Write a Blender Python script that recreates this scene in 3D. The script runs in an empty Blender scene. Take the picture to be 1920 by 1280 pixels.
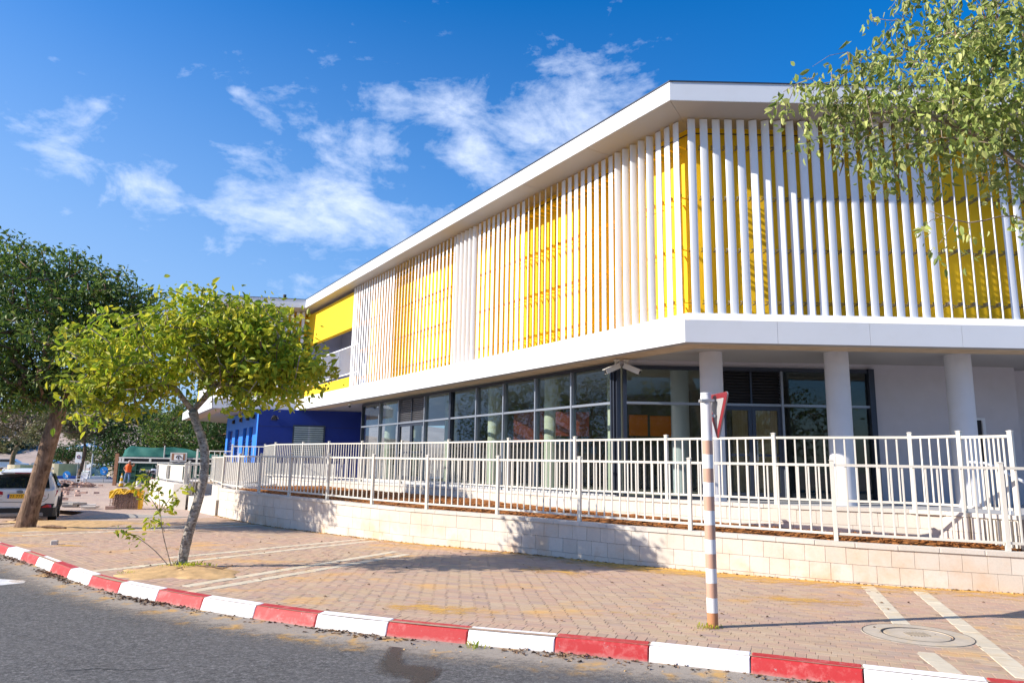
import bpy, math, random
import numpy as np
from mathutils import Vector, Matrix
random.seed(7); rng = np.random.default_rng(11)
PI = math.pi
scene = bpy.context.scene
C = scene.collection

# ---------------------------------------------------------------- camera
H = 1.8
TH = math.radians(9.809); PHI = math.radians(0.956)
F = Vector((0, math.cos(TH), math.sin(TH))); R0 = Vector((1, 0, 0)); U0 = Vector((0, -math.sin(TH), math.cos(TH)))
RR = R0 * math.cos(PHI) + U0 * math.sin(PHI); UU = U0 * math.cos(PHI) - R0 * math.sin(PHI)
cam_d = bpy.data.cameras.new('camera'); cam = bpy.data.objects.new('camera', cam_d); C.objects.link(cam)
m = Matrix((RR, UU, -F)).transposed().to_4x4(); m.translation = Vector((0, 0, H)); cam.matrix_world = m
cam_d.sensor_width = 36; cam_d.lens = 1347 / 1920 * 36; cam_d.clip_start = .05; cam_d.clip_end = 2000
scene.camera = cam
scene.cycles.max_bounces = 10; scene.cycles.diffuse_bounces = 5; scene.cycles.transparent_max_bounces = 12

# ---------------------------------------------------------------- light
SUN_EL = math.radians(30); SUN_AZ = (-0.97, -0.24)
sd = bpy.data.lights.new('sun', 'SUN'); sd.energy = 5.0; sd.angle = math.radians(.53); sd.color = (1, .93, .83)
so = bpy.data.objects.new('sun', sd); C.objects.link(so)
sdir = Vector((SUN_AZ[0] * math.cos(SUN_EL), SUN_AZ[1] * math.cos(SUN_EL), math.sin(SUN_EL))).normalized()
so.rotation_euler = sdir.to_track_quat('Z', 'Y').to_euler(); so.location = (-30, -10, 30)

world = bpy.data.worlds.new('World'); scene.world = world; world.use_nodes = True
wt = world.node_tree; wt.nodes.clear()
def wn(t, **k):
    n = wt.nodes.new(t)
    for a, b in k.items(): setattr(n, a, b)
    return n
def wmath(op, a, b=None, clamp=False):
    n = wn('ShaderNodeMath', operation=op); n.use_clamp = clamp
    for i, x in enumerate((a, b)):
        if x is None: continue
        if isinstance(x, (int, float)): n.inputs[i].default_value = x
        else: wt.links.new(x, n.inputs[i])
    return n.outputs[0]
def wvec(op, a, b=None, out=0, s=None):
    n = wn('ShaderNodeVectorMath', operation=op)
    for i, x in enumerate((a, b)):
        if x is None: continue
        if isinstance(x, (tuple, Vector)): n.inputs[i].default_value = x
        else: wt.links.new(x, n.inputs[i])
    if s is not None: n.inputs['Scale'].default_value = s
    return n.outputs[out]
sky = wn('ShaderNodeTexSky'); sky.sky_type = 'NISHITA'; sky.sun_disc = False
sky.sun_elevation = SUN_EL; sky.sun_rotation = math.atan2(SUN_AZ[0], SUN_AZ[1]) % (2 * PI)
sky.air_density = 1.0; sky.dust_density = .9; sky.ozone_density = 2.0
hs = wn('ShaderNodeHueSaturation'); hs.inputs['Saturation'].default_value = 1.42; hs.inputs['Value'].default_value = 1.42
tnt = wn('ShaderNodeMix', data_type='RGBA', blend_type='MULTIPLY'); tnt.inputs[0].default_value = 1; wt.links.new(sky.outputs[0], tnt.inputs[6]); tnt.inputs[7].default_value = (.90, .955, 1.12, 1)
wt.links.new(tnt.outputs[2], hs.inputs['Color'])
tc = wn('ShaderNodeTexCoord').outputs['Generated']
nrm = wvec('NORMALIZE', tc)
def pix_dir(x, y):
    return (F * 1347 + RR * (x - 960) - UU * (y - 640)).normalized()
# project the direction on a high cloud plane for the noise
sep = wn('ShaderNodeSeparateXYZ'); wt.links.new(nrm, sep.inputs[0])
n1 = wn('ShaderNodeTexNoise'); n1.inputs['Scale'].default_value = 9.0; n1.inputs['Detail'].default_value = 9; n1.inputs['Roughness'].default_value = .6; n1.inputs['Distortion'].default_value = .6
stv = wvec('MULTIPLY', nrm, (1.0, 1.0, 1.9)); wt.links.new(stv, n1.inputs['Vector'])
n2 = wn('ShaderNodeTexNoise'); n2.inputs['Scale'].default_value = 30.0; n2.inputs['Detail'].default_value = 6; n2.inputs['Roughness'].default_value = .65
wt.links.new(stv, n2.inputs['Vector'])
# cloud banks: where each one stands in the sky, its width and density
banks = [((610, 385), .15, .44), ((720, 400), .12, .34), ((540, 300), .05, .20), ((870, 300), .085, .36), ((760, 290), .06, .2),
         ((845, 180), .072, .38), ((740, 185), .042, .33), ((960, 170), .05, .22), ((1060, 225), .12, .44), ((860, 230), .05, .3),
         ((105, 290), .060, .36), ((165, 320), .05, .28), ((265, 355), .085, .26), ((225, 395), .05, .18), ((365, 415), .035, .16),
         ((92, 112), .014, .20), ((240, 112), .016, .22), ((350, 150), .030, .24), ((446, 173), .012, .2), ((186, 193), .012, .18),
         ((690, 470), .04, .26), ((560, 440), .06, .25), ((430, 350), .05, .22), ((-400, 500), .2, .3), ((-900, 200), .25, .3), ((2500, 300), .22, .3),
         ((960, 2600), .5, .22), ((-3000, 900), .3, .25)]
acc = None
for (px, py), rad, dens in banks:
    d = pix_dir(px, py)
    dd = wvec('SUBTRACT', nrm, tuple(d))
    dd = wvec('MULTIPLY', dd, (1, 1, 1.55))
    ln = wvec('LENGTH', dd, out=1)
    g = wmath('DIVIDE', ln, rad); g = wmath('MULTIPLY', g, g); g = wmath('MULTIPLY', g, -1.0); g = wmath('EXPONENT', g)
    g = wmath('MULTIPLY', g, dens * 1.12)
    acc = g if acc is None else wmath('MAXIMUM', acc, g)
f = wmath('ADD', wmath('MULTIPLY', n1.outputs[0], 1.25), wmath('MULTIPLY', n2.outputs[0], .5))
f = wmath('SUBTRACT', f, 1.08); f = wmath('ADD', f, acc)
mask = wmath('MULTIPLY', wmath('MAXIMUM', f, 0.0), 2.1)
mask = wmath('MULTIPLY', wmath('MINIMUM', mask, 1.0), .80)
mask = wmath('MULTIPLY', mask, wmath('MULTIPLY', sep.outputs[2], 12.0, clamp=True))
# pale air towards the horizon and towards the sun's side
hz1 = wmath('DIVIDE', wmath('SUBTRACT', .60, sep.outputs[2]), .46, clamp=True)
hz1 = wmath('MULTIPLY', hz1, wmath('SUBTRACT', .42, wmath('MULTIPLY', sep.outputs[0], .8)), clamp=True)
hzm = wn('ShaderNodeMix', data_type='RGBA'); wt.links.new(hz1, hzm.inputs[0]); wt.links.new(hs.outputs[0], hzm.inputs[6]); hzm.inputs[7].default_value = (2.9, 4.4, 6.9, 1)
# cloud colour = white lit by the sun, a little blue where thick
crm = wn('ShaderNodeMix', data_type='RGBA'); wt.links.new(mask, crm.inputs[0])
wt.links.new(hzm.outputs[2], crm.inputs[6]); crm.inputs[7].default_value = (7.4, 8.2, 9.9, 1)
bg = wn('ShaderNodeBackground'); bg.inputs[1].default_value = .09; wt.links.new(crm.outputs[2], bg.inputs[0])
wo = wn('ShaderNodeOutputWorld'); wt.links.new(bg.outputs[0], wo.inputs[0])

vs = scene.view_settings; vs.view_transform = 'Standard'; vs.look = 'None'; vs.exposure = .6; vs.gamma = 1; vs.use_curve_mapping = False

# ---------------------------------------------------------------- materials
MATS = {}
def srgb(h):
    h = h.lstrip('#'); c = [int(h[i:i + 2], 16) / 255 for i in (0, 2, 4)]
    return tuple(((x + .055) / 1.055) ** 2.4 if x > .04045 else x / 12.92 for x in c)
class NT:
    def __init__(s, name):
        s.m = bpy.data.materials.new(name); s.m.use_nodes = True; s.t = s.m.node_tree
        s.b = s.t.nodes['Principled BSDF']; s.out = s.t.nodes['Material Output']; MATS[name] = s.m
    def n(s, t, **k):
        n = s.t.nodes.new(t)
        for a, b in k.items():
            setattr(n, a, b)
        return n
    def l(s, a, b): s.t.links.new(a, b)
    def geo(s): return s.n('ShaderNodeNewGeometry')
    def pos(s): return s.n('ShaderNodeNewGeometry').outputs['Position']
    def noise(s, scale, vec=None, detail=4, rough=.55, dist=0, stretch=None):
        n = s.n('ShaderNodeTexNoise'); n.inputs['Scale'].default_value = scale; n.inputs['Detail'].default_value = detail
        n.inputs['Roughness'].default_value = rough; n.inputs['Distortion'].default_value = dist
        v = vec or s.pos()
        if stretch:
            q = s.n('ShaderNodeVectorMath', operation='MULTIPLY'); s.l(v, q.inputs[0]); q.inputs[1].default_value = stretch; v = q.outputs[0]
        s.l(v, n.inputs['Vector']); return n.outputs[0]
    def ramp(s, fac, lo, hi, a=0, b=1):
        n = s.n('ShaderNodeMapRange'); s.l(fac, n.inputs[0])
        n.inputs[1].default_value = lo; n.inputs[2].default_value = hi; n.inputs[3].default_value = a; n.inputs[4].default_value = b; return n.outputs[0]
    def mix(s, fac, a, b, mode='MIX'):
        n = s.n('ShaderNodeMix', data_type='RGBA', blend_type=mode)
        if isinstance(fac, (int, float)): n.inputs[0].default_value = fac
        else: s.l(fac, n.inputs[0])
        for i, x in ((6, a), (7, b)):
            if isinstance(x, tuple): n.inputs[i].default_value = (*x[:3], 1)
            else: s.l(x, n.inputs[i])
        return n.outputs[2]
    def math(s, op, a, b=None, clamp=False):
        n = s.n('ShaderNodeMath', operation=op); n.use_clamp = clamp
        for i, x in enumerate((a, b)):
            if x is None: continue
            if isinstance(x, (int, float)): n.inputs[i].default_value = x
            else: s.l(x, n.inputs[i])
        return n.outputs[0]
    def col(s, c):
        if isinstance(c, tuple): s.b.inputs['Base Color'].default_value = (*c[:3], 1)
        else: s.l(c, s.b.inputs['Base Color'])
    def bump(s, h, strength=.3, dist=.01):
        n = s.n('ShaderNodeBump'); n.inputs['Strength'].default_value = strength; n.inputs['Distance'].default_value = dist
        s.l(h, n.inputs['Height']); s.l(n.outputs[0], s.b.inputs['Normal'])
    def set(s, rough=.6, metal=0, spec=.5):
        s.b.inputs['Roughness'].default_value = rough; s.b.inputs['Metallic'].default_value = metal
        s.b.inputs['Specular IOR Level'].default_value = spec
def simple(name, c, rough=.6, metal=0, var=.12, scale=3, bump=0, bscale=60, rnd=0, spec=.4, dirt=None):
    k = NT(name); n = k.noise(scale, detail=5)
    c1 = tuple(x * (1 - var) for x in c); c2 = tuple(min(1, x * (1 + var * .6)) for x in c)
    col = k.mix(k.ramp(n, .3, .7), c1, c2)
    if rnd:
        oi = k.n('ShaderNodeObjectInfo').outputs['Random']; col = k.mix(k.ramp(oi, 0, 1, 0, rnd), col, tuple(x * .55 for x in c))
    if dirt:
        d = k.ramp(k.noise(dirt[1], detail=8, rough=.7), .52, .72); col = k.mix(k.math('MULTIPLY', d, dirt[2]), col, dirt[0])
    k.col(col); k.set(rough, metal, spec)
    if bump: k.bump(k.noise(bscale, detail=3), bump, .004)
    return k.m

simple('white_panel', (.74, .75, .77), .38, var=.03, scale=.6, spec=.4, dirt=((.62, .6, .57), 2.2, .16))
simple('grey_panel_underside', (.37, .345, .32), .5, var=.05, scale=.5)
k = NT('fin_white'); k.set(.4)
col = k.mix(k.ramp(k.noise(1.2, stretch=(1, 1, .15)), .35, .7), (.82, .83, .85), (.77, .78, .80)); k.col(col)
simple('yellow_render', (.95, .60, .012), .75, var=.06, scale=1.2, bump=.15, bscale=70, dirt=((.82, .48, .01), 1.6, .3))
simple('yellow_paint', (.92, .56, .010), .5, var=.04)
simple('dark_gap', (.03, .03, .035), .8)
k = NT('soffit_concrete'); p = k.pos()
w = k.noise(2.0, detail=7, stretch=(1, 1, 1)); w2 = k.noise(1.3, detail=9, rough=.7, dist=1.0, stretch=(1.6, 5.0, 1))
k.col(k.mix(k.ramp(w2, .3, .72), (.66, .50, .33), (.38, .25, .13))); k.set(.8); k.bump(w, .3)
simple('lavender_render', (.58, .55, .58), .9, var=.05, scale=1.5, bump=.25, bscale=90, dirt=((.48, .44, .42), 1.3, .35))
simple('column_render', (.66, .65, .67), .85, var=.05, scale=2, bump=.25, bscale=110, dirt=((.55, .52, .5), 2.3, .3))
simple('cream_column', (.68, .65, .50), .8, var=.08, scale=2)
simple('balcony_wall', (.50, .56, .80), .8, var=.05)
simple('blue_shaded', (.002, .022, .20), .55, var=.06, scale=2, bump=.08)  # shade on the wing front is darkened into this blue
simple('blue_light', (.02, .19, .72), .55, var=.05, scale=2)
simple('alu_dark', (.055, .065, .09), .35, metal=.55, var=.05)
simple('alu_grey', (.30, .33, .38), .38, metal=.5, var=.05)
simple('louvre_metal', (.24, .24, .26), .45, metal=.4)
simple('louvre_dark', (.045, .043, .046), .45, metal=.3)
simple('orange_board', (.90, .22, .012), .55, var=.08, scale=4)
simple('red_board', (.38, .09, .06), .55, var=.08, scale=4)
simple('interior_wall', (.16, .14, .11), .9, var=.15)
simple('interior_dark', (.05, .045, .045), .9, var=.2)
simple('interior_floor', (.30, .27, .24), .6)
simple('bracket_metal', (.32, .32, .33), .4, metal=.6)
# fence: cream powder coat
simple('fence_paint', (.66, .625, .55), .42, var=.05, scale=2.5, spec=.4, dirt=((.60, .52, .42), 6, .3))
simple('rail_white', (.74, .75, .78), .4, var=.03)
simple('grey_stone', (.42, .42, .42), .85, var=.1, scale=2, bump=.2)
# glass
def glass(name, tint, tr, refl=.04):
    k = NT(name); t = k.t; t.nodes.remove(k.b)
    tp = k.n('ShaderNodeBsdfTransparent'); tp.inputs[0].default_value = (tint[0] * tr, tint[1] * tr, tint[2] * tr, 1)
    gl = k.n('ShaderNodeBsdfGlossy'); gl.inputs['Roughness'].default_value = .015; gl.inputs['Color'].default_value = (.9, .95, 1, 1)
    lw_ = k.n('ShaderNodeLayerWeight'); fr = k.n('ShaderNodeMath', operation='POWER'); k.l(lw_.outputs['Facing'], fr.inputs[0]); fr.inputs[1].default_value = 4.2
    ob = k.n('ShaderNodeObjectInfo').outputs['Random']
    bp = k.n('ShaderNodeBump'); bp.inputs['Strength'].default_value = .015; bp.inputs['Distance'].default_value = .02
    k.l(k.noise(.9, detail=2), bp.inputs['Height']); k.l(bp.outputs[0], gl.inputs['Normal'])
    fac = k.math('ADD', k.math('MULTIPLY', fr.outputs[0], 1.0), refl, clamp=True)
    mx = k.n('ShaderNodeMixShader'); k.l(fac, mx.inputs[0]); k.l(tp.outputs[0], mx.inputs[1]); k.l(gl.outputs[0], mx.inputs[2])
    k.l(mx.outputs[0], k.out.inputs[0]); return k.m
glass('facade_glass', (.91, .965, .95), .90, .03)
glass('dark_glass', (.7, .8, .8), .5, .06)
k = NT('car_glass'); k.col((.012, .018, .022)); k.set(.04, 0, .8)
# masonry
def stone(name, a, b, stain):
    k = NT(name); oi = k.n('ShaderNodeObjectInfo').outputs['Random']; c = k.mix(k.ramp(oi, 0, 1), a, b)
    sp = k.ramp(k.noise(38, detail=6, rough=.75), .42, .68); c = k.mix(k.math('MULTIPLY', sp, .28), c, tuple(x * .62 for x in a))
    st = k.ramp(k.noise(1.1, detail=7, rough=.65), .50, .72)
    p = k.n('ShaderNodeSeparateXYZ'); k.l(k.pos(), p.inputs[0])
    z = k.ramp(p.outputs[2], .0, .75, .75, .12)
    c = k.mix(k.math('MULTIPLY', st, z), c, stain)
    dk = k.ramp(k.noise(2.6, detail=7, stretch=(1, 1, .28)), .56, .74, 0, .4); c = k.mix(dk, c, tuple(x * .6 for x in a))
    k.col(c); k.set(.88, 0, .25); k.bump(k.noise(55, detail=5, rough=.7), .45, .004); return k.m
stone('wall_stone', (.71, .64, .555), (.65, .57, .48), (.62, .33, .12))
stone('coping_stone', (.68, .62, .55), (.62, .56, .48), (.55, .38, .22))
simple('mortar', (.30, .24, .18), .95, var=.2, scale=6)
simple('plaster_white', (.64, .59, .52), .8, var=.05, scale=1.5, bump=.2, dirt=((.6, .48, .36), 2, .4))
# paving
def paving(name, island):
    k = NT(name)
    r = k.geo().outputs['Random Per Island'] if island else k.n('ShaderNodeObjectInfo').outputs['Random']
    cr = k.n('ShaderNodeValToRGB'); k.l(r, cr.inputs[0]); e = cr.color_ramp
    e.elements[0].position = 0; e.elements[0].color = (.50, .36, .225, 1); e.elements[1].position = 1; e.elements[1].color = (.45, .325, .215, 1)
    for p_, c_ in ((.2, (.53, .39, .25, 1)), (.45, (.50, .325, .23, 1)), (.7, (.55, .415, .275, 1)), (.9, (.42, .30, .24, 1))):
        x = e.elements.new(p_); x.color = c_
    c = cr.outputs[0]
    big = k.ramp(k.noise(.22, detail=3), .4, .62); c = k.mix(k.math('MULTIPLY', big, .35), c, (.56, .33, .26))
    g = k.ramp(k.noise(110, detail=4, rough=.7), .35, .7); c = k.mix(k.math('MULTIPLY', g, .35), c, (.22, .15, .11))
    s = k.ramp(k.noise(.55, detail=7, rough=.66, stretch=(1, 1.5, 1)), .55, .68); c = k.mix(k.math('MULTIPLY', s, .8), c, (.66, .37, .11))
    s2 = k.ramp(k.noise(4.5, detail=6, rough=.7), .56, .72); c = k.mix(k.math('MULTIPLY', s2, .35), c, (.62, .45, .27))
    s3 = k.ramp(k.noise(1.7, detail=6, rough=.7), .58, .75); c = k.mix(k.math('MULTIPLY', s3, .35), c, (.24, .17, .14))
    k.col(c); k.set(.85, 0, .3); k.bump(k.noise(170, detail=3), .35, .003); return k.m
paving('paver', True); paving('paver_single', False)
simple('band_slab', (.66, .57, .42), .85, var=.12, scale=5, rnd=.22, bump=.2, dirt=((.58, .38, .16), 2, .5))
simple('sand_joint', (.44, .30, .20), .95, var=.3, scale=8)
k = NT('far_paving'); p = k.pos()
c = k.mix(k.ramp(k.noise(.35, detail=7), .4, .65), (.54, .40, .32), (.60, .47, .36)); c = k.mix(k.ramp(k.noise(7, detail=6, rough=.8), .42, .7, 0, .45), c, (.34, .25, .2))
br = k.n('ShaderNodeTexBrick'); br.inputs['Scale'].default_value = 2.5; br.inputs['Mortar Size'].default_value = .02; k.l(p, br.inputs['Vector'])
br.inputs['Color1'].default_value = (1, 1, 1, 1); br.inputs['Color2'].default_value = (.82, .8, .8, 1); br.inputs['Mortar'].default_value = (.5, .45, .42, 1)
k.col(k.mix(.8, c, br.outputs[0], 'MULTIPLY')); k.set(.9); k.bump(k.noise(30), .3)
k = NT('asphalt'); p = k.pos()
fine = k.noise(75, detail=6, rough=.85); c = k.mix(k.ramp(fine, .40, .62), (.050, .048, .046), (.165, .157, .148)); lump = k.noise(17, detail=7, rough=.9); c = k.mix(k.ramp(lump, .53, .60, 0, .6), c, (.25, .24, .225)); c = k.mix(k.ramp(lump, .40, .47, .65, 0), c, (.028, .028, .030))
spk = k.ramp(k.noise(260, detail=2), .62, .72); c = k.mix(k.math('MULTIPLY', spk, .5), c, (.45, .44, .42))

for sc_, lo_, hi_, am_ in ((48, .60, 1.45, .8), (23, .78, 1.25, .7)):
    vo = k.n('ShaderNodeTexVoronoi'); vo.inputs['Scale'].default_value = sc_; k.l(p, vo.inputs['Vector']); sv = k.n('ShaderNodeSeparateColor'); k.l(vo.outputs['Color'], sv.inputs[0]); g_ = k.ramp(sv.outputs[0], 0, 1, lo_, hi_)
    sc2 = k.n('ShaderNodeVectorMath', operation='SCALE'); k.l(c, sc2.inputs[0]); k.l(g_, sc2.inputs['Scale']); c = k.mix(am_, c, sc2.outputs[0])
mid = k.ramp(k.noise(.8, detail=6, rough=.6), .35, .68); c = k.mix(k.math('MULTIPLY', mid, .25), c, (.15, .142, .136))
st = k.ramp(k.noise(2.4, detail=8, rough=.72), .62, .7); c = k.mix(k.math('MULTIPLY', st, .30), c, (.05, .047, .043))
k.col(c); k.set(.85, 0, .3); k.bump(fine, .8, .006)
k = NT('damp_asphalt'); fine = k.noise(75, detail=6, rough=.85); k.col(k.mix(k.ramp(fine, .40, .62), (.028, .023, .017), (.10, .08, .058))); k.set(.5); k.bump(fine, .6, .006)
uv = k.n('ShaderNodeAttribute'); uv.attribute_name = 'edge'; a = k.ramp(k.math('ADD', uv.outputs['Fac'], k.math('MULTIPLY', k.math('SUBTRACT', k.noise(11, detail=8, rough=.8), .5), 1.2)), .3, .75, 0, .7)
tp = k.n('ShaderNodeBsdfTransparent'); mx = k.n('ShaderNodeMixShader'); k.l(a, mx.inputs[0]); k.l(tp.outputs[0], mx.inputs[1]); k.l(k.b.outputs[0], mx.inputs[2]); k.l(mx.outputs[0], k.out.inputs[0])
# dust that has gathered in the gutter is its own thin sheet
k = NT('gutter_dust'); t = k.t
fine = k.noise(140, detail=5, rough=.8); c = k.mix(k.ramp(fine, .3, .7), (.20, .17, .14), (.56, .48, .39)); c = k.mix(k.ramp(k.noise(3, detail=6), .55, .68), c, (.60, .36, .13))
k.col(c); k.set(.95, 0, .2); k.bump(fine, .8, .006)
uv = k.n('ShaderNodeAttribute'); uv.attribute_name = 'edge'
a = k.math('ADD', uv.outputs['Fac'], k.math('MULTIPLY', k.math('SUBTRACT', k.noise(9, detail=8, rough=.8), .5), 1.3)); a = k.ramp(a, .35, .8, 0, .9)
tp = k.n('ShaderNodeBsdfTransparent'); mx = k.n('ShaderNodeMixShader'); k.l(a, mx.inputs[0]); k.l(tp.outputs[0], mx.inputs[1]); k.l(k.b.outputs[0], mx.inputs[2]); k.l(mx.outputs[0], k.out.inputs[0])
k = NT('sand_stain'); c = k.mix(k.ramp(k.noise(30, detail=5, rough=.8), .35, .65), (.66, .34, .05), (.80, .50, .14)); k.col(c); k.set(.95, 0, .2)
uv = k.n('ShaderNodeAttribute'); uv.attribute_name = 'edge'; a = k.ramp(k.math('ADD', uv.outputs['Fac'], k.math('MULTIPLY', k.math('SUBTRACT', k.noise(3.2, detail=9, rough=.72, stretch=(1, 1.6, 1)), .5), 2.6)), .38, .95, 0, .85)
tp = k.n('ShaderNodeBsdfTransparent'); mx = k.n('ShaderNodeMixShader'); k.l(a, mx.inputs[0]); k.l(tp.outputs[0], mx.inputs[1]); k.l(k.b.outputs[0], mx.inputs[2]); k.l(mx.outputs[0], k.out.inputs[0])
def kerbpaint(name, c, worn, amt):
    k = NT(name)
    ch = k.ramp(k.noise(5.5, detail=9, rough=.75), .60 - amt, .72 - amt * .5)
    col = k.mix(k.math('MULTIPLY', ch, .5), c, worn)
    sc = k.ramp(k.noise(13, detail=8, rough=.8), .615, .65); col = k.mix(sc, col, (.36, .34, .33))
    p = k.n('ShaderNodeSeparateXYZ'); k.l(k.pos(), p.inputs[0])
    low = k.ramp(k.math('ADD', p.outputs[2], k.math('MULTIPLY', k.noise(12, detail=6), .09)), -.155, -.075, .8, 0)
    col = k.mix(low, col, (.46, .36, .30)); k.col(col); k.set(.5, 0, .4); k.bump(k.noise(45, detail=5), .35, .004)
kerbpaint('kerb_red', (.47, .03, .03), (.68, .27, .24), .10); kerbpaint('kerb_white', (.84, .84, .84), (.66, .63, .6), .0)
kerbpaint('kerb_blue', (.05, .12, .42), (.2, .25, .5), .05)
simple('kerb_raw', (.36, .33, .29), .9, var=.15, scale=4, bump=.3)
k = NT('mulch'); a = k.noise(14, detail=9, rough=.75, dist=.6); c = k.mix(k.ramp(a, .35, .62), (.11, .035, .012), (.52, .21, .06)); k.col(c); k.set(.95, 0, .2); k.bump(a, 1.0, .03)
simple('sand', (.58, .37, .17), .95, var=.25, scale=6, bump=.8, bscale=40)
simple('dirt', (.40, .32, .24), .95, var=.25, scale=.3)
k = NT('terrain'); a = k.noise(.05, detail=9, rough=.7); c = k.mix(k.ramp(a, .35, .65), (.50, .40, .33), (.34, .25, .20)); b = k.ramp(k.noise(.25, detail=8, rough=.8), .52, .66); c = k.mix(b, c, (.20, .17, .12)); k.col(c); k.set(.95)
k = NT('lawn'); a = k.noise(1.2, detail=8, rough=.8); k.col(k.mix(k.ramp(a, .3, .7), (.10, .20, .02), (.26, .34, .05))); k.set(.9); k.bump(a, .5, .05)
# bark
def bark(name, a, b, sc, st, bands=False):
    k = NT(name); n = k.noise(sc, detail=8, rough=.7, dist=.5, stretch=st); c = k.mix(k.ramp(n, .36, .62), a, b)
    n2 = k.noise(5, detail=5); c = k.mix(k.ramp(n2, .55, .7, 0, .6), c, tuple(x * 1.5 for x in b)); k.col(c); k.set(.9, 0, .25); k.bump(n, .9, .02)
bark('bark_grey', (.10, .075, .06), (.50, .45, .38), 16, (1, 1, 1.6))
bark('bark_brown', (.085, .048, .030), (.29, .19, .125), 15, (1, 1, .22))
bark('bark_pale', (.16, .12, .09), (.38, .30, .23), 20, (1, 1, .3))
def leafm(name, cols, trans=.35, rough=.5):
    k = NT(name); r = k.geo().outputs['Random Per Island']; cr = k.n('ShaderNodeValToRGB'); k.l(r, cr.inputs[0]); e = cr.color_ramp
    e.elements[0].color = (*cols[0], 1); e.elements[1].color = (*cols[-1], 1)
    for i, c in enumerate(cols[1:-1]): x = e.elements.new((i + 1) / (len(cols) - 1)); x.color = (*c, 1)
    clump = k.ramp(k.noise(.9, detail=3), .35, .65, .62, 1.25)
    mul = k.n('ShaderNodeVectorMath', operation='SCALE'); k.l(cr.outputs[0], mul.inputs[0]); k.l(clump, mul.inputs['Scale'])
    k.col(mul.outputs[0]); k.set(rough, 0, .35)
    tr = k.n('ShaderNodeBsdfTranslucent'); k.l(mul.outputs[0], tr.inputs[0]); mx = k.n('ShaderNodeMixShader'); mx.inputs[0].default_value = trans
    k.l(k.b.outputs[0], mx.inputs[1]); k.l(tr.outputs[0], mx.inputs[2]); k.l(mx.outputs[0], k.out.inputs[0])
leafm('leaf_yellowgreen', [(.14, .25, .02), (.38, .46, .035), (.60, .58, .05), (.24, .36, .025), (.74, .62, .05)], .45)
leafm('leaf_sage', [(.24, .32, .07), (.42, .48, .13), (.17, .24, .05), (.60, .60, .22), (.33, .40, .09)], .4)
leafm('leaf_dark', [(.05, .11, .02), (.11, .19, .035), (.19, .27, .04), (.065, .13, .03), (.28, .33, .05)], .3)
leafm('leaf_deep', [(.02, .06, .012), (.05, .11, .02), (.10, .18, .03), (.03, .08, .02)], .25)
leafm('leaf_olive', [(.12, .14, .05), (.20, .21, .07), (.25, .20, .09), (.10, .12, .04)], .2)
leafm('leaf_brown', [(.20, .13, .09), (.30, .2, .13), (.24, .19, .12)], .2)
simple('seed_pod', (.20, .10, .06), .8)
simple('dry_leaf', (.20, .12, .07), .85, var=.3, scale=20, rnd=.5)
# street things
simple('pole_white', (.80, .79, .77), .5, var=.04, scale=4, dirt=((.66, .6, .52), 5, .3))
simple('pole_brown', (.56, .33, .23), .5, var=.06, scale=4, dirt=((.45, .26, .17), 7, .4))
simple('pole_rust', (.50, .22, .10), .6, var=.12, scale=6)
simple('sign_red', (.22, .018, .022), .35, var=.05); simple('sign_grey', (.36, .345, .33), .35); simple('sign_white', (.78, .78, .76), .4)
simple('sign_blue', (.02, .22, .62), .35); simple('metal_galv', (.45, .45, .45), .4, metal=.5)
simple('iron', (.30, .25, .19), .7, var=.2, scale=10, bump=.4); simple('manhole_concrete', (.50, .42, .32), .9, var=.15, scale=5, dirt=((.6, .4, .15), 4, .6), bump=.3)
simple('car_white', (.78, .78, .77), .18, var=.02, spec=.6); simple('plastic_black', (.02, .02, .022), .5); simple('tyre', (.018, .018, .018), .85)
simple('tail_red', (.45, .008, .02), .15, spec=.7); simple('tail_clear', (.65, .5, .48), .15, spec=.7); simple('chrome', (.6, .6, .62), .15, metal=.9)
simple('plate_yellow', (.85, .48, .02), .4); simple('plate_blue', (.02, .1, .5), .4); simple('text_dark', (.02, .02, .02), .6); simple('text_white', (.75, .77, .75), .6)
simple('car_silver', (.45, .47, .5), .3, metal=.4); simple('car_blue', (.08, .16, .35), .3); simple('skid_grey', (.33, .30, .27), .5)
simple('dumpster_green', (.008, .065, .045), .5, var=.12, scale=1.5); simple('net_green', (.003, .11, .09), .8, var=.12, scale=1, bump=.4, bscale=6)
simple('steel_pale', (.62, .63, .60), .6); simple('rust', (.32, .16, .09), .85, var=.25, scale=8)
simple('vest_orange', (.88, .13, .015), .7); simple('skin', (.42, .23, .15), .6); simple('denim', (.13, .22, .36), .85); simple('shirt_brown', (.28, .16, .10), .85)
simple('cap_grey', (.45, .38, .40), .8); simple('hair', (.03, .022, .018), .8); simple('jacket_black', (.02, .022, .035), .7); simple('boots', (.55, .5, .48), .8); simple('jacket_grey', (.35, .38, .45), .7)
simple('hi_yellow', (.86, .48, .01), .55, var=.15, scale=6, bump=.6, bscale=9); simple('rubble_pink', (.56, .38, .31), .9, rnd=.4); simple('plastic_white', (.72, .72, .74), .4)
simple('wire_rust', (.17, .10, .07), .7); simple('planter_stone', (.62, .50, .38), .9, var=.15, scale=1.5, bump=.4, bscale=8); simple('road_far', (.26, .25, .26), .9, var=.06)
simple('sculpt_blue', (.28, .38, .52), .5); simple('paint_white_line', (.72, .71, .69), .7, dirt=((.3, .3, .3), 14, .6))
simple('umbrella_blue', (.12, .32, .6), .6)
def MAT(x): return MATS[x]
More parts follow.
